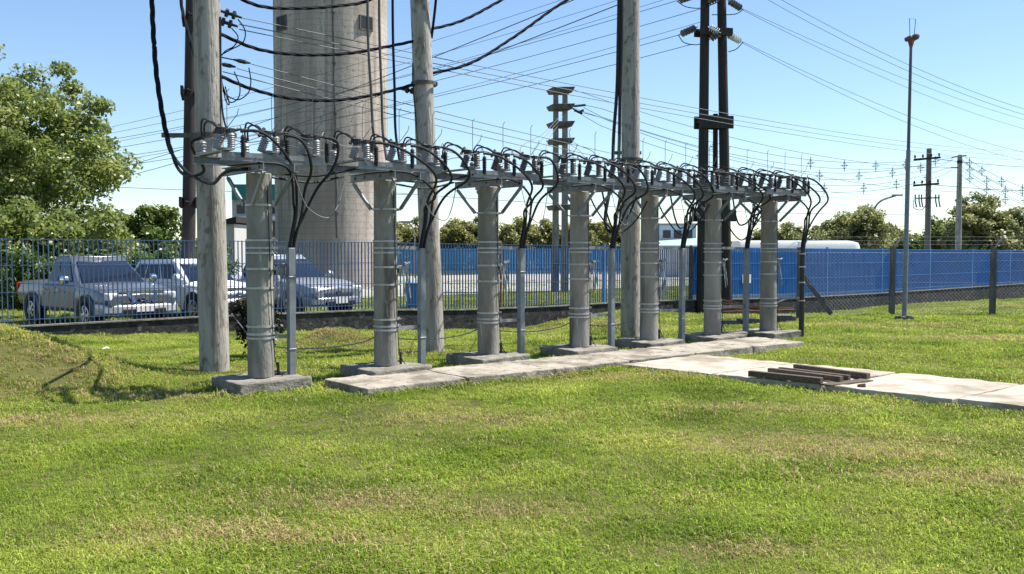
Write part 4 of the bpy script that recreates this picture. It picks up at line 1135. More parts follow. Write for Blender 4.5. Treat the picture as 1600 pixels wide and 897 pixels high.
# slack grey droppers from the pylon to the third and fourth posts
GD = 'slack grey wires drooping from the pylon'
for k, (pl, nm) in enumerate((([(878, 178), (850, 208), (818, 226), (812, 242)], 'leftmost'), ([(880, 182), (850, 215), (835, 232), (834, 250)], 'second from left'), ([(872, 196), (856, 220), (853, 240), (856, 250)], 'third from left'), ([(888, 200), (896, 222), (925, 236), (936, 254)], 'rightmost and longest'), ([(888, 224), (905, 235), (915, 248), (915, 256)], 'second from right'), ([(886, 232), (894, 240), (896, 250), (895, 255)], 'third from right'))):
    n = len(pl); P_ = [at(x, y, FY - 1 + (16.0 - FY) * (i / (n - 1)) ** .8) for i, (x, y) in enumerate(pl)]
    b = MB(); b.tube(spline(P_, 8), .009, 5); tag(b.build('dropper_wire', 'wire'), 'slack pale wire drooping from the stepped pylon to the cable posts, ' + nm, 'wire', GD)

# ------------------------------------------------------------------ chain-link fence
cl = T('chain_link_fence', 'chain-link fence on dark concrete posts in front of the blue fence', 'fence', (7.5, 24.2, 0))
CX = [7.50, 9.92, 12.55, 15.1, 17.7]; CY = 24.2
for i, x in enumerate(CX):
    zg = hz(x, CY)
    b = MB(); b.hexa([Vector((x + a * .062, CY + c * .062, zg - .3)) for a, c in ((-1, -1), (1, -1), (1, 1), (-1, 1))] + [Vector((x + a * .056, CY + c * .056, 1.76)) for a, c in ((-1, -1), (1, -1), (1, 1), (-1, 1))])
    po_ = b.build('fence_post', 'dkpost', cl, world=True)
    b = MB(); b.beam((x + .02, CY, 1.72), (x + .25, CY, 2.05), .035, .035); b.build('top_arm', 'galv', po_, world=True)
b = MB(); b.beam((7.58, CY, 1.02), (8.32, CY - .05, .02), .10, .10); b.build('brace', 'dkpost', cl, world=True)
for i in range(4):
    x0, x1 = CX[i] + .08, CX[i + 1] - .08; z0, z1 = hz((x0 + x1) / 2, CY) + .06, 1.62
    b = MB(); st = .10; k = x0 - (z1 - z0)
    while k < x1:
        for sgn in (1, -1):
            xa, xb = k, k + (z1 - z0); za, zb = (z0, z1) if sgn > 0 else (z1, z0)
            if xa < x0: za = za + (zb - za) * (x0 - xa) / (xb - xa); xa = x0
            if xb > x1: zb = za + (zb - za) * (x1 - xa) / (xb - xa); xb = x1
            if xb - xa > .02: b.tube([(xa, CY - .08 - .006 * sgn, za), (xb, CY - .08 - .006 * sgn, zb)], .0036, 3, caps=False)
        k += st
    for z in (z0, (z0 + z1) / 2, z1): b.tube([(x0, CY - .08, z), (x1, CY - .08, z)], .0028, 4)
    b.build('wire_mesh', 'link', cl, world=True)
b = MB()
for z in (1.83, 1.93, 2.03):
    b.tube([(CX[0] + .12 + (z - 1.83) * .76, CY - .05, z), (CX[-1] + .12, CY - .05, z)], .0014, 4)
b.build('barbed_wire', 'link', cl, world=True)

# ------------------------------------------------------------------ timbers on the broad walk
def timber(px0, py0, px1, py1, h, w_, label, z=.09):
    a, c = gr(px0, py0, z), gr(px1, py1, z)
    t = MB(); up = Vector((0, 0, h / 2)); t.beam(a + up, c + up, w_, h)
    return tag(t.build('timber_beam', 'timber', bevel=.006), label, 'timber', 'dark timbers lying on the slab walk')
timber(1171, 588, 1284, 600, .075, .08, 'dark squared timber on the slab walk, nearest of four')
timber(1202, 583, 1315, 597, .07, .085, 'dark squared timber on the slab walk, second from the front, longest', .095)
timber(1218, 581, 1327, 594.5, .065, .07, 'dark squared timber on the slab walk, third, touching the second')
timber(1242, 577.5, 1357, 592.5, .075, .08, 'dark squared timber on the slab walk, farthest, by the grass')
b = MB(); a, c = gr(1222, 598, .08), gr(1355, 597, .08); b.beam(gr(1290, 601.5, .09), gr(1356, 594, .09), .16, .018); tag(b.build('plank', 'timber'), 'flat dark board lying crosswise under the timber ends', 'plank')
b = MB(); c = gr(1345, 606, .075)
b.hexa([c + Vector(q) for q in ((-.05, -.03, 0), (.05, -.035, 0), (.055, .03, 0), (-.04, .035, 0), (-.025, -.02, .045), (.045, -.03, .06), (.05, .02, .05), (-.03, .025, .04))]); tag(b.build('stone', 'brick', bevel=.006), 'small brown brick fragment on the slab walk beside the timbers', 'stone')

# ------------------------------------------------------------------ scrap stack behind the last posts
GS = 'rusty lengths stacked behind the last cable posts'
sb_ = gr(1150, 498, -.05); SY = sb_.y - .6
def bx(px): return at(px, 400, SY).x
for px, lb in ((1138, 'left'), (1170, 'middle'), (1226, 'right')):
    b = MB(); z = hz(bx(px), SY); b.box((bx(px), SY, z + .09), (.42, .5, .22), .2); tag(b.build('concrete_block', 'dkpost', bevel=.03), 'dark concrete block under the rusty stack, %s one' % lb, 'block', 'blocks under the rusty stack')
zb = hz(bx(1160), SY) + .2
for k, (x0, y0, x1, y1, dy, nm) in enumerate(((1126, 468, 1192, 482, .1, 'highest'), (1126, 474, 1194, 485, .25, 'second'), (1126, 478, 1192, 489, -.1, 'third'), (1128, 483, 1240, 483, .3, 'level long one'), (1128, 488, 1242, 485, -.2, 'lowest'))):
    b = MB(); b.beam(at(x0, y0, SY + dy), at(x1, y1, SY + dy), .10, .055); tag(b.build('rusty_beam', 'rust'), 'rusty steel length in the stack behind the last posts, ' + nm, 'steel beam', GS)
b = MB(); b.tube([at(1172, 487, SY + .3), at(1233, 466, SY + .3)], .025, 6); tag(b.build('pole_offcut', 'galv'), 'thin pale rod leaning up out of the rusty stack', 'rod')

# small extras at the foot of the sixth post
b = MB(); c = gr(1148, 524, .13); b.box(c + Vector((0, 0, .03)), (.42, .25, .07), .5); tag(b.build('concrete_block', 'pad', bevel=.02), 'pale broken concrete block on the sixth post footing', 'block')

p = gr(165, 545, .03); b = MB(); b.add([p + Vector(q) for q in ((-.055, -.03, .0), (.05, -.04, .012), (.06, .03, .004), (.0, .045, .03), (-.05, .035, .01))] + [p + Vector(q) for q in ((-.055, -.03, .004), (.05, -.04, .016), (.06, .03, .008), (.0, .045, .034), (-.05, .035, .014))], [(4, 3, 2, 1, 0), (5, 6, 7, 8, 9), (0, 1, 6, 5), (1, 2, 7, 6), (2, 3, 8, 7), (3, 4, 9, 8), (4, 0, 5, 9)])
p.z = hz(p.x, p.y) + .05
tag(b.build('paper_scrap', 'plate'), 'small white paper scrap lying in the grass beside the mound', 'paper scrap')
# bin behind the fence
p = gr(647, 481, BACK); b_r = T('blue_bin', 'upright dark blue bin standing behind the bar fence', 'bin', (p.x, p.y, BACK))
b = MB(); b.hexa([Vector(q) for q in ((-.24, -.24, 0), (.24, -.24, 0), (.24, .24, 0), (-.24, .24, 0), (-.29, -.29, .82), (.29, -.29, .82), (.29, .29, .82), (-.29, .29, .82))]); b.build('body', 'blue', b_r, bevel=.02)
b = MB(); b.box((0, 0, .86), (.62, .64, .07)); b.build('lid', 'blue', b_r, bevel=.02)

# ------------------------------------------------------------------ vehicles
def wheel(t, x, y, r=.37, w_=.25):
    b = MB(); s_ = 1 if y > 0 else -1
    b.lathe([(r * .62, -w_ / 2), (r * .93, -w_ / 2), (r, -w_ / 2 + .04), (r, w_ / 2 - .04), (r * .93, w_ / 2), (r * .62, w_ / 2)], (x, y, r), (0, 1, 0), 28)
    wo = b.build('wheel', 'tyre', t)
    b = MB(); b.lathe([(r * .60, 0), (r * .62, .02), (r * .55, .03), (r * .5, .0)], (x, y + s_ * (w_ / 2 - .01), r), (0, s_, 0), 24)
    for k in range(6):
        a = k * math.pi / 3; b.beam(Vector((x, y + s_ * (w_ / 2 + .005), r)), Vector((x + r * .55 * math.cos(a), y + s_ * (w_ / 2 + .0), r + r * .55 * math.sin(a))), .07, .03, (0, 1, 0))
    b.lathe([(.06, -.02), (.06, .02), (.03, .03)], (x, y + s_ * (w_ / 2 + .01), r), (0, s_, 0), 12)
    b.build('rim', 'rim', wo)
def section(x, w_, zb, zt, crown=.03, tuck=.05, sh=.30):
    zm = zb + (zt - zb) * .55
    return [(x, -w_ + tuck, zb), (x, -w_, zb + .12), (x, -w_ - .01, zm), (x, -w_ + .03, zt - .07), (x, -w_ + .12, zt), (x, 0, zt + crown), (x, w_ - .12, zt), (x, w_ - .03, zt - .07), (x, w_ + .01, zm), (x, w_, zb + .12), (x, w_ - tuck, zb)]
def quad_panel(b, pts_, th=.012):
    b.slab(pts_, th)
def car(label, loc, rz, paint, kind, grille_bars, group):
    t = T('parked_pickup' if kind == 'pickup' else 'parked_car', label, 'pickup truck' if kind == 'pickup' else 'car', loc, rz, group)
    W_ = .92
    hoodz = 1.10
    if kind == 'pickup':
        L0, L1 = -2.65, 2.6
        st = [(L0, .86, .55, 1.10), (L0 + .06, .9, .5, 1.13), (-.98, W_, .42, 1.14), (-.9, W_, .42, 1.12), (.9, W_, .40, 1.12), (1.15, W_, .40, 1.13), (1.9, W_ - .01, .42, 1.08), (2.3, .89, .45, 1.0), (2.52, .84, .48, .92), (L1, .78, .52, .84)]
        base = (-.98, 1.20); roof = (-.66, .30); zr = 1.77; split = -.12
    else:
        L0, L1 = -2.3, 2.3
        st = [(L0, .80, .55, .98), (L0 + .08, .88, .48, 1.06), (-1.2, W_, .40, 1.08), (.9, W_, .38, 1.08), (1.1, W_, .38, 1.08), (1.7, W_ - .01, .40, 1.03), (2.05, .88, .43, .95), (2.22, .82, .46, .87), (L1, .74, .5, .78)]
        base = (-2.18, 1.15); roof = (-1.75, .25); zr = 1.70; split = -.35
    b = MB(); b.loft([section(*s_) for s_ in st])
    zb = 1.06
    wb, wr_ = W_ - .07, W_ - .25
    # pillars and roof of the cabin
    def cab_ring(z):
        f = (z - zb) / (zr - zb)
        x0, x1 = base[0] + (roof[0] - base[0]) * f, base[1] + (roof[1] - base[1]) * f; ww = wb + (wr_ - wb) * f
        return [(x0, -ww + .06, z), (x0 + .05, -ww, z), (x1 - .12, -ww, z), (x1, -ww + .18, z), (x1 + .05, 0, z), (x1, ww - .18, z), (x1 - .12, ww, z), (x0 + .05, ww, z), (x0, ww - .06, z)]
    top_ring = [(x * .985 if x > 0 else x, y * .9, zr + .045) for x, y, z in cab_ring(zr)]
    b.loft([cab_ring(zb), cab_ring(zr - .06), cab_ring(zr), top_ring])
    bo = b.build('body', paint, t, sharp=28, bevel=.015)
    def cp(x_f, side, z, out=.0):      # point on the cabin side; x_f 0..1 along it
        f = (z - zb) / (zr - zb); x0, x1 = base[0] + (roof[0] - base[0]) * f, base[1] + (roof[1] - base[1]) * f; ww = wb + (wr_ - wb) * f
        return Vector((x0 + .05 + (x1 - .17 - x0) * x_f, side * (ww + out), z))
    za, zc = 1.17, zr - .10
    f_s = (split - base[0]) / (base[1] - base[0])
    for sgn in (1, -1):
        for (fa, fb, fa2, fb2) in ((.05, f_s - .02, .06, f_s - .02), (f_s + .03, .86, f_s + .03, .93)) if kind == 'pickup' else ((.05, .28, .08, .28), (.31, .58, .31, .58), (.61, .87, .61, .93)):
            P_ = [cp(fa, sgn, za, .004), cp(fb, sgn, za, .004), cp(fb2, sgn, zc, .004), cp(fa2, sgn, zc, .004)]
            if sgn > 0: P_ = P_[::-1]
            g = MB(); quad_panel(g, P_, .012); g.build('side_window', 'glass', t)
    def fr_(y, z, out=.012):
        f = (z - zb) / (zr - zb); x1 = base[1] + (roof[1] - base[1]) * f
        return Vector((x1 + (.05 if abs(y) < .01 else 0) + out, y, z))
    za, zc = 1.12, zr - .08
    wl, wu = wb - .09, wr_ - .07
    g = MB()
    g.add([fr_(-wl, za), fr_(0, za), fr_(wl, za), fr_(wu, zc), fr_(0, zc), fr_(-wu, zc)] + [fr_(y, z, -.02) for y, z in ((-wl, za), (0, za), (wl, za), (wu, zc), (0, zc), (-wu, zc))],
          [(0, 1, 4, 5), (1, 2, 3, 4), (11, 10, 7, 6), (10, 9, 8, 7), (0, 5, 11, 6), (2, 8, 9, 3), (0, 6, 7, 1), (1, 7, 8, 2), (5, 4, 10, 11), (4, 3, 9, 10)])
    g.build('windshield', 'glass', t, sharp=60)
    x0b = base[0] + (roof[0] - base[0]) * .2 - .012; x0t = base[0] + (roof[0] - base[0]) * .85 - .012
    g = MB(); g.slab([(x0b, wb - .18, 1.2), (x0b, -wb + .18, 1.2), (x0t, -wr_ + .12, zr - .13), (x0t, wr_ - .12, zr - .13)], .012); g.build('rear_window', 'glass', t)
    # wheel arches, wheels
    fx, rx = (1.62, -1.60) if kind == 'pickup' else (1.42, -1.38)
    for x in (fx, rx):
        for sgn in (1, -1):
            a = MB(); c = Vector((x, sgn * (W_ - .055), .38))
            a.lathe([(.47, -.1), (.47, .08)], c, (0, sgn, 0), 30); a.build('wheel_well', 'black_plastic', t)
            a = MB(); pts_ = [Vector((x + .475 * math.cos(q), sgn * (W_ + .012), .38 + .475 * math.sin(q))) for q in np.linspace(-.15, math.pi + .15, 18)]
            a.tube(pts_, .035, 6); a.build('wheel_arch', paint, t)
            wheel(t, x, sgn * (W_ - .10))
    # doors: proud panels with handles
    spans = ((base[0] + .05, split - .02), (split + .02, .98)) if kind == 'pickup' else ((-1.05, split - .02), (split + .02, .92))
    for sgn in (1, -1):
        for (xa, xb) in spans:
            d = MB(); y = sgn * (W_ + .004)
            P_ = [(xa, y, .50), (xb, y, .50), (xb, y, .80), (xb, y - sgn * .015, 1.03), (xa, y - sgn * .015, 1.03), (xa, y, .80)]
            if sgn > 0: P_ = P_[::-1]
            d.slab(P_, .012); do = d.build('door', paint, t, bevel=.006)
            h = MB(); h.beam((xa + .10, y + sgn * .03, .95), (xa + .27, y + sgn * .03, .95), .03, .03); h.build('handle', 'chrome' if kind == 'pickup' else paint, do)
        m_ = MB(); m_.beam((.82, sgn * (wb + .02), 1.17), (.86, sgn * (W_ + .08), 1.2), .05, .04); m_.lathe([(.03, -.1), (.10, -.06), (.115, 0), (.10, .07), (.03, .09)], (.86, sgn * (W_ + .17), 1.23), (0, 1, 0), 12)
        m_.build('mirror', 'chrome' if paint == 'silver' else paint, t)
        # lamps
        hx = L1 - .18
        hl = MB(); hl.box((L1 - .13, sgn * .67, .83), (.20, .36, .19), sgn * -.32); hl.build('headlight', 'lens', t, bevel=.03)
        tl = MB(); tl.box((L0 + .03, sgn * .84, .92), (.10, .14, .34)); tl.build('tail_light', 'tail', t, bevel=.015)
    # face: grille, bumper, plate
    g = MB(); g.slab([(L1 + .005, -.50, .66), (L1 + .005, .50, .66), (L1 - .10, .50, .93), (L1 - .10, -.50, .93)], .03); go_ = g.build('grille', 'black_plastic', t)
    s_ = MB()
    if grille_bars == 'upright':
        for y0, y1 in ((-.34, -.22), (.34, .22)): s_.beam((L1 - .04, y0, .93), (L1 + .045, y1, .68), .08, .03, (1, 0, 0))
        s_.beam((L1 - .06, -.52, .945), (L1 - .06, .52, .945), .05, .05)
    else:
        for z in (.70, .78, .86): s_.beam((L1 + .035 - (z - .66) * .38, -.49, z), (L1 + .035 - (z - .66) * .38, .49, z), .02, .022)
    s_.build('grille_trim', 'chrome', go_)
    e = MB(); ec = Vector((L1 + .035, 0, .80)); e.tube([ec + Vector((-.0, .085 * math.cos(q), .085 * math.sin(q))) for q in np.linspace(0, 2 * math.pi, 17)], .012, 5)
    if grille_bars == 'upright': e.beam(ec + Vector((.004, -.13, 0)), ec + Vector((.004, .13, 0)), .02, .035)
    else:
        for q in (((-.06, .055), (-.03, -.06)), ((-.03, -.06), (0, .02)), ((0, .02), (.03, -.06)), ((.03, -.06), (.06, .055))): e.beam(ec + Vector((0, *q[0])), ec + Vector((0, *q[1])), .012, .012)
    e.build('emblem', 'chrome', go_)
    bu = MB(); bu.loft([[(L1 - .35, sg * .90, z) if k == 0 else (L1 + .06 - .16 * (abs(sg) > .5), sg * (.55 if k == 1 else .9), z) for k, z in ((0, .42), (1, .40), (1, .64), (0, .66))] for sg in (-1, 1)])
    bu2 = MB(); prof = [(-.95, -.30), (-.90, -.06), (-.55, .07), (0, .10), (.55, .07), (.90, -.06), (.95, -.30)]
    bu2.loft([[(L1 + dx - .12, y, .38), (L1 + dx, y, .42), (L1 + dx, y, .60), (L1 + dx - .12, y, .66)] for y, dx in prof])
    bu2.build('bumper', 'bumper_sunlit' if kind == 'pickup' and grille_bars == 'upright' else paint, t, sharp=50, bevel=.02)
    lo = MB(); lo.box((L1 + .06, 0, .46), (.10, 1.05, .13)); lo.build('air_intake', 'black_plastic', t, bevel=.02)
    pl = MB(); pl.box((L1 + .125, 0, .52), (.014, .42, .14)); pl.build('license_plate', 'plate', t)
    # screen pillars and roof rails as thin bright trim
    rr_ = MB()
    for sgn in (1, -1): rr_.tube([(roof[0] + .1, sgn * (wr_ - .04), zr + .05), (roof[1] - .2, sgn * (wr_ - .04), zr + .055)], .018, 6)
    rr_.build('roof_rail', 'chrome' if kind == 'pickup' else 'black_plastic', t)
    return t
CARS = 'vehicles parked nose to the blue fence'
HD = Vector((.8, -.6, 0)); CRZ = math.atan2(HD.y, HD.x)
tr_ = car('silver double-cab pickup parked leftmost behind the blue bars', (-11.37, 25.3, BACK + .02), math.atan2(-.652, .758), 'silver', 'pickup', 'upright', CARS)
car('white car parked between the two pickups, half hidden by the leaning pole', (-9.65, 27.95, BACK + .02), CRZ, 'white', 'suv', 'flat', CARS)
t3_ = car('grey pickup parked in front of the concrete tower', (-7.15, 28.75, BACK + .02), CRZ, 'darksilver', 'pickup', 'flat', CARS)

tr_.scale = (1.0, 1.10, 1.02); t3_.scale = (1.0, 1.1, 1.03)
# bus far right behind the fence
BY = 58.0
p0, p1 = at(1150, 376, BY), at(1316, 381, BY + 2)
bus = T('parked_bus', 'long white-roofed bus mostly hidden behind the blue fence', 'bus', ((p0.x + p1.x) / 2, BY, BACK))
bl = p1.x - p0.x
b = MB(); hw_ = 1.25; zt_ = p0.z - BACK
prof = lambda x, k: [(x, -hw_ * k, .35), (x, -hw_, .6), (x, -hw_, zt_ - .35), (x, -hw_ + .18, zt_ - .06), (x, 0, zt_), (x, hw_ - .18, zt_ - .06), (x, hw_, zt_ - .35), (x, hw_, .6), (x, hw_ * k, .35)]
b.loft([prof(-bl / 2, .95), prof(bl / 2 - .4, .95), [(x + .0, y * .97, z * .96 + .02) for x, y, z in prof(bl / 2 - .1, .95)], [(x, y * .92, z * .86 + .1) for x, y, z in prof(bl / 2, .95)]])
b.build('body', 'buswhite', bus)
for k in range(5):
    x = -bl / 2 + .3 + k * (bl - .9) / 5
    b = MB(); b.box((x + .55, -hw_ - .005, zt_ - .85), ((bl - .9) / 5 - .12, .03, .62)); b.build('window', 'glass', bus)
b = MB(); b.box((0, -hw_ - .004, zt_ - 1.35), (bl - .6, .03, .12)); b.build('stripe', 'blue', bus)
for x in (-bl * .3, bl * .3): wheel(bus, x, -1.1, .48, .28); wheel(bus, x, 1.1, .48, .28)

# ------------------------------------------------------------------ buildings beyond the fence
def bbox(p, q, Y, dep, name, m, par):      # box whose front face spans two photo corners at depth Y
    a, c = at(*p, Y), at(*q, Y)
    x0, x1, z0, z1 = min(a.x, c.x), max(a.x, c.x), min(a.z, c.z), max(a.z, c.z)
    b = MB(); b.box(((x0 + x1) / 2, Y + dep / 2, (z0 + z1) / 2), (x1 - x0, dep, z1 - z0)); return b.build(name, m, par, world=True)
GY = 70
g1 = T('office_building', 'two-storey building with green top band left of the tower', 'building', (at(400, 390, GY).x, GY, BACK))
bbox((364, 445), (470, 312), GY, 8, 'wall', 'offwhite', g1); bbox((362, 312), (472, 288), GY - .4, 8.8, 'parapet', 'green_fascia', g1)
for k in range(4): bbox((370 + k * 17, 334), (382 + k * 17, 320), GY - .05, .2, 'window', 'glass', g1)
for k in range(4): bbox((370 + k * 17, 370), (382 + k * 17, 346), GY - .05, .2, 'window', 'glass', g1)
bbox((364, 344), (470, 338), GY - .3, .4, 'ledge', 'plate', g1)
HY2 = 58
g2 = T('small_house', 'small pale gabled house between leaning pole and first cable post', 'house', (at(352, 390, HY2).x, HY2, BACK))
bbox((325, 450), (366, 350), HY2, 5, 'wall', 'offwhite', g2)
b = MB(); a, c, d = at(320, 351, HY2 - .2), at(369, 338, HY2 - .2), at(369, 345, HY2 - .2)
b.add([a, c, d + Vector((0, 0, -.1)), a + Vector((0, 0, -.2)), a + Vector((0, 5.4, 0)), c + Vector((0, 5.4, 0)), d + Vector((0, 5.4, -.1)), a + Vector((0, 5.4, -.2))], [(0, 1, 2, 3), (4, 7, 6, 5), (0, 4, 5, 1), (3, 2, 6, 7), (0, 3, 7, 4), (1, 5, 6, 2)]); b.build('roof', 'creosote', g2, world=True)
UY = 74
g3 = T('industrial_shed', 'grey clad industrial shed with pale green lean-to behind the fifth post', 'building', (at(1060, 390, UY).x, UY, BACK))
bbox((1031, 445), (1088, 352), UY, 9, 'wall', 'bluewhite', g3); bbox((1029, 352), (1090, 349), UY - .1, 9.2, 'roof', 'greywall', g3)
b = MB(); a, c = at(1022, 378, UY - 1), at(1094, 377, UY - 1); a2, c2 = at(1030, 384, UY - 6), at(1106, 383, UY - 6)
a, c = at(1022, 379, UY - .2), at(1094, 374, UY - .2); a2, c2 = at(1016, 386, UY - 6), at(1098, 386, UY - 6)
b.slab([a2, c2, c, a], .12); b.build('lean_to_roof', 'palegreen', g3, world=True)
bbox((1020, 445), (1096, 387), UY - 5.6, 5, 'lean_to_wall', 'plate', g3)
for k in range(3): bbox((1036 + k * 17, 372), (1048 + k * 17, 360), UY - .06, .2, 'window', 'glass', g3)
g4 = T('blue_shed', 'low dark blue shed beside the black twin poles', 'shed', (at(1160, 390, 66).x, 66, BACK))
bbox((1128, 440), (1180, 381), 66, 4, 'wall', 'blue', g4); bbox((1126, 381), (1182, 377), 65.8, 4.5, 'roof', 'creosote', g4)

# ------------------------------------------------------------------ trees
def leaves_mesh(name, centres, radii, per, size, m, flat=.7, droop=0.0, rng=RNG, z_min=None):
    C_ = np.repeat(np.array(centres), per, axis=0); Rr = np.repeat(np.array(radii), per)
    n = len(C_)
    d = rng.normal(size=(n, 3)); d /= np.linalg.norm(d, axis=1)[:, None]
    rad = Rr * rng.random(n) ** .45
    P_ = C_ + d * rad[:, None] * np.array([1, 1, flat])
    if z_min is not None: P_[:, 2] = np.maximum(P_[:, 2], z_min + rng.random(n) * .3)
    nrm = rng.normal(size=(n, 3)) + np.array([0, 0, .8]) + d * .6
    nrm /= np.linalg.norm(nrm, axis=1)[:, None]
    u = np.cross(nrm, rng.normal(size=(n, 3))); u /= np.linalg.norm(u, axis=1)[:, None]
    v = np.cross(nrm, u)
    s_ = size * rng.uniform(.6, 1.3, n)[:, None]
    quad = np.stack([P_ - u * s_, P_ + v * s_ * .55, P_ + u * s_ - nrm * s_ * .25, P_ - v * s_ * .55], axis=1).reshape(-1, 3)
    me = bpy.data.meshes.new(name)
    me.vertices.add(n * 4); me.vertices.foreach_set('co', quad.astype(np.float32).ravel())
    me.loops.add(n * 4); me.loops.foreach_set('vertex_index', np.arange(n * 4, dtype=np.int32))
    me.polygons.add(n); me.polygons.foreach_set('loop_start', np.arange(0, n * 4, 4, dtype=np.int32)); me.polygons.foreach_set('loop_total', np.full(n, 4, dtype=np.int32))
    me.update(); me.validate(); me.materials.append(m); return me
def make_tree(name, label, loc, H, crown, nb, per, size, m, group=None, seed=1, cb=.25, trunk=.16, rblob=(.5, 1.1), cat='tree', shell=.55, lean=(0, 0)):
    """crown: (rx, ry, bottom z, top z)"""
    rng = np.random.default_rng(seed)
    t = T(name, label, cat, loc, 0, group)
    rx, ry, z0, z1 = crown; cz = (z0 + z1) / 2; rz_ = (z1 - z0) / 2
    cent, rad = [], []
    for i in range(nb):
        d = rng.normal(size=3); d /= np.linalg.norm(d)
        k = shell + (1 - shell) * rng.random()
        k *= 1 + .22 * mnoise.noise((d[0] * 2 + seed, d[1] * 2, d[2] * 2))
        c = np.array([d[0] * rx * k + lean[0], d[1] * ry * k + lean[1], cz + d[2] * rz_ * k])
        cent.append(c); rad.append(rng.uniform(*rblob) * (1.15 if c[2] < cz else .9))
    me = leaves_mesh('crown', cent, rad, per, size, m, rng=rng, z_min=.05)
    o = bpy.data.objects.new('crown', me); COL.objects.link(o); o.parent = t
    b = MB(); ht = z0 + (z1 - z0) * .55
    b.tube(spline([(0, 0, -.3), (.08 * trunk, .02, ht * .4), (lean[0] * .4, lean[1] * .4, ht)], 5), [trunk * (1 - .6 * i / 10) for i in range(11)], 9)
    for i in rng.choice(nb, min(nb, 18), replace=False):
        c = Vector(cent[i]); h0 = ht * rng.uniform(.35, .95); a = Vector((lean[0] * .4 * h0 / ht, lean[1] * .4 * h0 / ht, h0)); mid = a.lerp(c, .5) + Vector((0, 0, .12 * H * rng.random()))
        b.tube(spline([a, mid, c], 4), [trunk * .42 * (1 - .85 * q / 8) for q in range(9)], 5)
    b.build('trunk', 'bark', t)
    return t
LV = {}
LV['big'] = leaf_mat('light_tree_leaves', (.105, .155, .034), (.18, .235, .052), (.27, .31, .09), .58, .45, dry=(.26, .22, .09))
LV['mid'] = leaf_mat('green_tree_leaves', (.06, .11, .02), (.12, .18, .034), (.19, .24, .06), .45, .6)
LV['hedge'] = leaf_mat('hedge_leaves', (.05, .10, .018), (.11, .18, .03), (.20, .26, .05), .45, .8)
LV['row'] = leaf_mat('far_row_leaves', (.11, .13, .032), (.21, .225, .06), (.34, .32, .12), .58, .8)
LV['far'] = leaf_mat('far_tree_leaves', (.11, .14, .044), (.20, .225, .075), (.31, .31, .13), .58, .4)
LV['shrub'] = leaf_mat('dark_shrub_leaves', (.012, .012, .008), (.03, .028, .016), (.06, .055, .028), .15, 2)

TL = 'trees beyond the fence on the left'
lx = lambda px, Y: at(px, 400, Y).x
make_tree('leafy_tree', 'broad pale green tree filling the upper left, tallest beyond the fence', (lx(-8, 37.5), 37.5, BACK), 10, (5.4, 4.2, .8, 10.3), 300, 270, .10, LV['big'], TL, 3, rblob=(.55, 1.1), trunk=.3, shell=.22)
make_tree('leafy_tree', 'low bushy tree under the right side of the tallest left tree', (lx(140, 34.5), 34.5, BACK), 3.9, (2.0, 2.0, .3, 3.9), 60, 170, .11, LV['big'], TL, 5, rblob=(.5, .95), shell=.3)
make_tree('leafy_tree', 'low bushy tree at the photo edge under the tallest left tree', (lx(30, 34), 34, BACK), 3.9, (2.6, 2.0, .2, 3.9), 70, 170, .11, LV['big'], TL, 6, rblob=(.5, .95), shell=.3)
make_tree('leafy_tree', 'darker small tree between the tallest left tree and the black poles', (lx(236, 42), 42, BACK), 4.3, (1.6, 1.6, .4, 4.4), 46, 150, .12, LV['mid'], TL, 8, rblob=(.4, .75), shell=.3)
make_tree('leafy_tree', 'low dark tree directly behind the black edge-on twin poles', (lx(300, 46), 46, BACK), 3.4, (2.2, 1.8, .2, 2.7), 40, 140, .12, LV['mid'], TL, 9, rblob=(.4, .8), shell=.3)
GH = 'hedge shrubs behind the parked cars'
hs = [(-20, 32.5, 2.2), (40, 32, 2.1), (98, 32, 2.25), (160, 32.4, 2.1), (215, 33.2, 2.15), (268, 35.5, 2.1), (325, 39, 1.9)]
nm = ['leftmost', 'second from the left', 'third from the left, above the pickup cab', 'fourth, above the pickup hood', 'fifth, above the white car', 'beside the black poles', 'rightmost, behind the leaning pole']
for k, ((px, Y, h), n_) in enumerate(zip(hs, nm)):
    make_tree('hedge_shrub', 'dense green hedge shrub behind the parked cars, ' + n_, (lx(px, Y), Y, BACK), h, (1.15, 1.0, .0, h), 34, 150, .085, LV['hedge'], GH, 20 + k, rblob=(.35, .6), cat='shrub', trunk=.05, shell=.25)
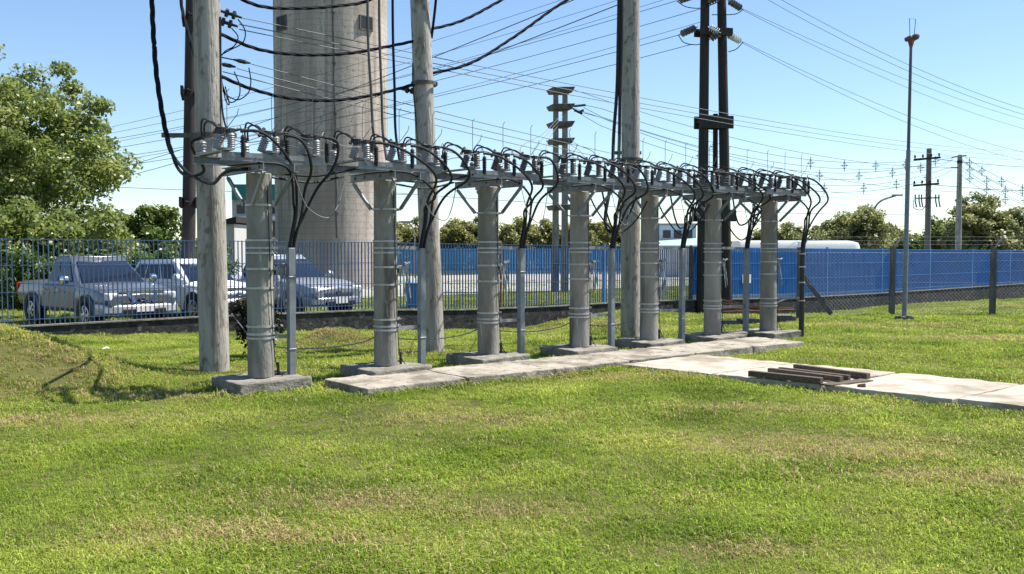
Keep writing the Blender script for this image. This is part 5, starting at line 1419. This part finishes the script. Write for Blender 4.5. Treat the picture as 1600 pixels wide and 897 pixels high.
# even row of trees beyond the road
GR = 'even row of trees beyond the road'
protos = []
for k, px in enumerate(range(612, 1006, 33)):
    Y = 92 + (k % 3) * 1.5; h = 5.2 + .5 * math.sin(k * 2.3)
    loc = (lx(px, Y), Y, BACK); rz_ = k * 1.7
    pos = 'counted from the tower, tree ' 
    ordn = ['first', 'second', 'third', 'fourth', 'fifth', 'sixth', 'seventh', 'eighth', 'ninth', 'tenth', 'eleventh', 'twelfth'][k]
    lb = 'rounded olive tree of the even far row, %s from the tower' % ordn
    if k < 3: protos.append(make_tree('row_tree', lb, loc, h, (2.35, 1.6, .3, h - .3), 95, 130, .14, LV['row'], GR, 40 + k, rblob=(.5, .9), trunk=.12, shell=.35))
    else:
        t = dup(protos[k % 3], loc, rz_, lb, GR); t.scale = (1, 1, h / 5.2)
GF = 'far trees on the right beyond the fence'
for k, (px, Y, wpx, ytop, nb, lb) in enumerate([(1236, 100, 26, 345, 26, 'small pale tree behind the bus, left of the wide olive tree'), (1340, 84, 62, 318, 60, 'wide olive-brown tree behind the curved street lamp'), (1290, 92, 30, 342, 26, 'low tree at the left foot of the wide olive tree'), (1412, 96, 28, 352, 24, 'low green tree between the mast and the wide olive tree'), (1475, 88, 34, 330, 34, 'green tree behind the wooden crossarm pole'), (1535, 82, 60, 300, 70, 'tall broad tree behind the concrete pole at the right'), (1598, 86, 36, 322, 40, 'tree at the right photo edge'), (1192, 104, 22, 352, 20, 'small tree behind the dark blue shed')]):
    h = at(px, ytop, Y).z - BACK; r_ = wpx / F * Y
    make_tree('far_tree', lb, (lx(px, Y), Y, BACK), h, (r_, r_ * .8, .4, h - .4), int(nb * 2.2), 150, .16, LV['far' if k not in (3, 4) else 'mid'], GF, 60 + k, rblob=(.55, 1.05), trunk=.18, shell=.3)
# dark shrub at the first post
p = gr(386, 556, 0)
make_tree('dark_shrub', 'dark brown dense shrub hiding behind the first cable post', (p.x, p.y + .6, hz(p.x, p.y + .6)), 1.5, (.42, .42, 0, 1.35), 26, 160, .04, LV['shrub'], None, 90, rblob=(.14, .26), cat='shrub', trunk=.04, shell=.2)
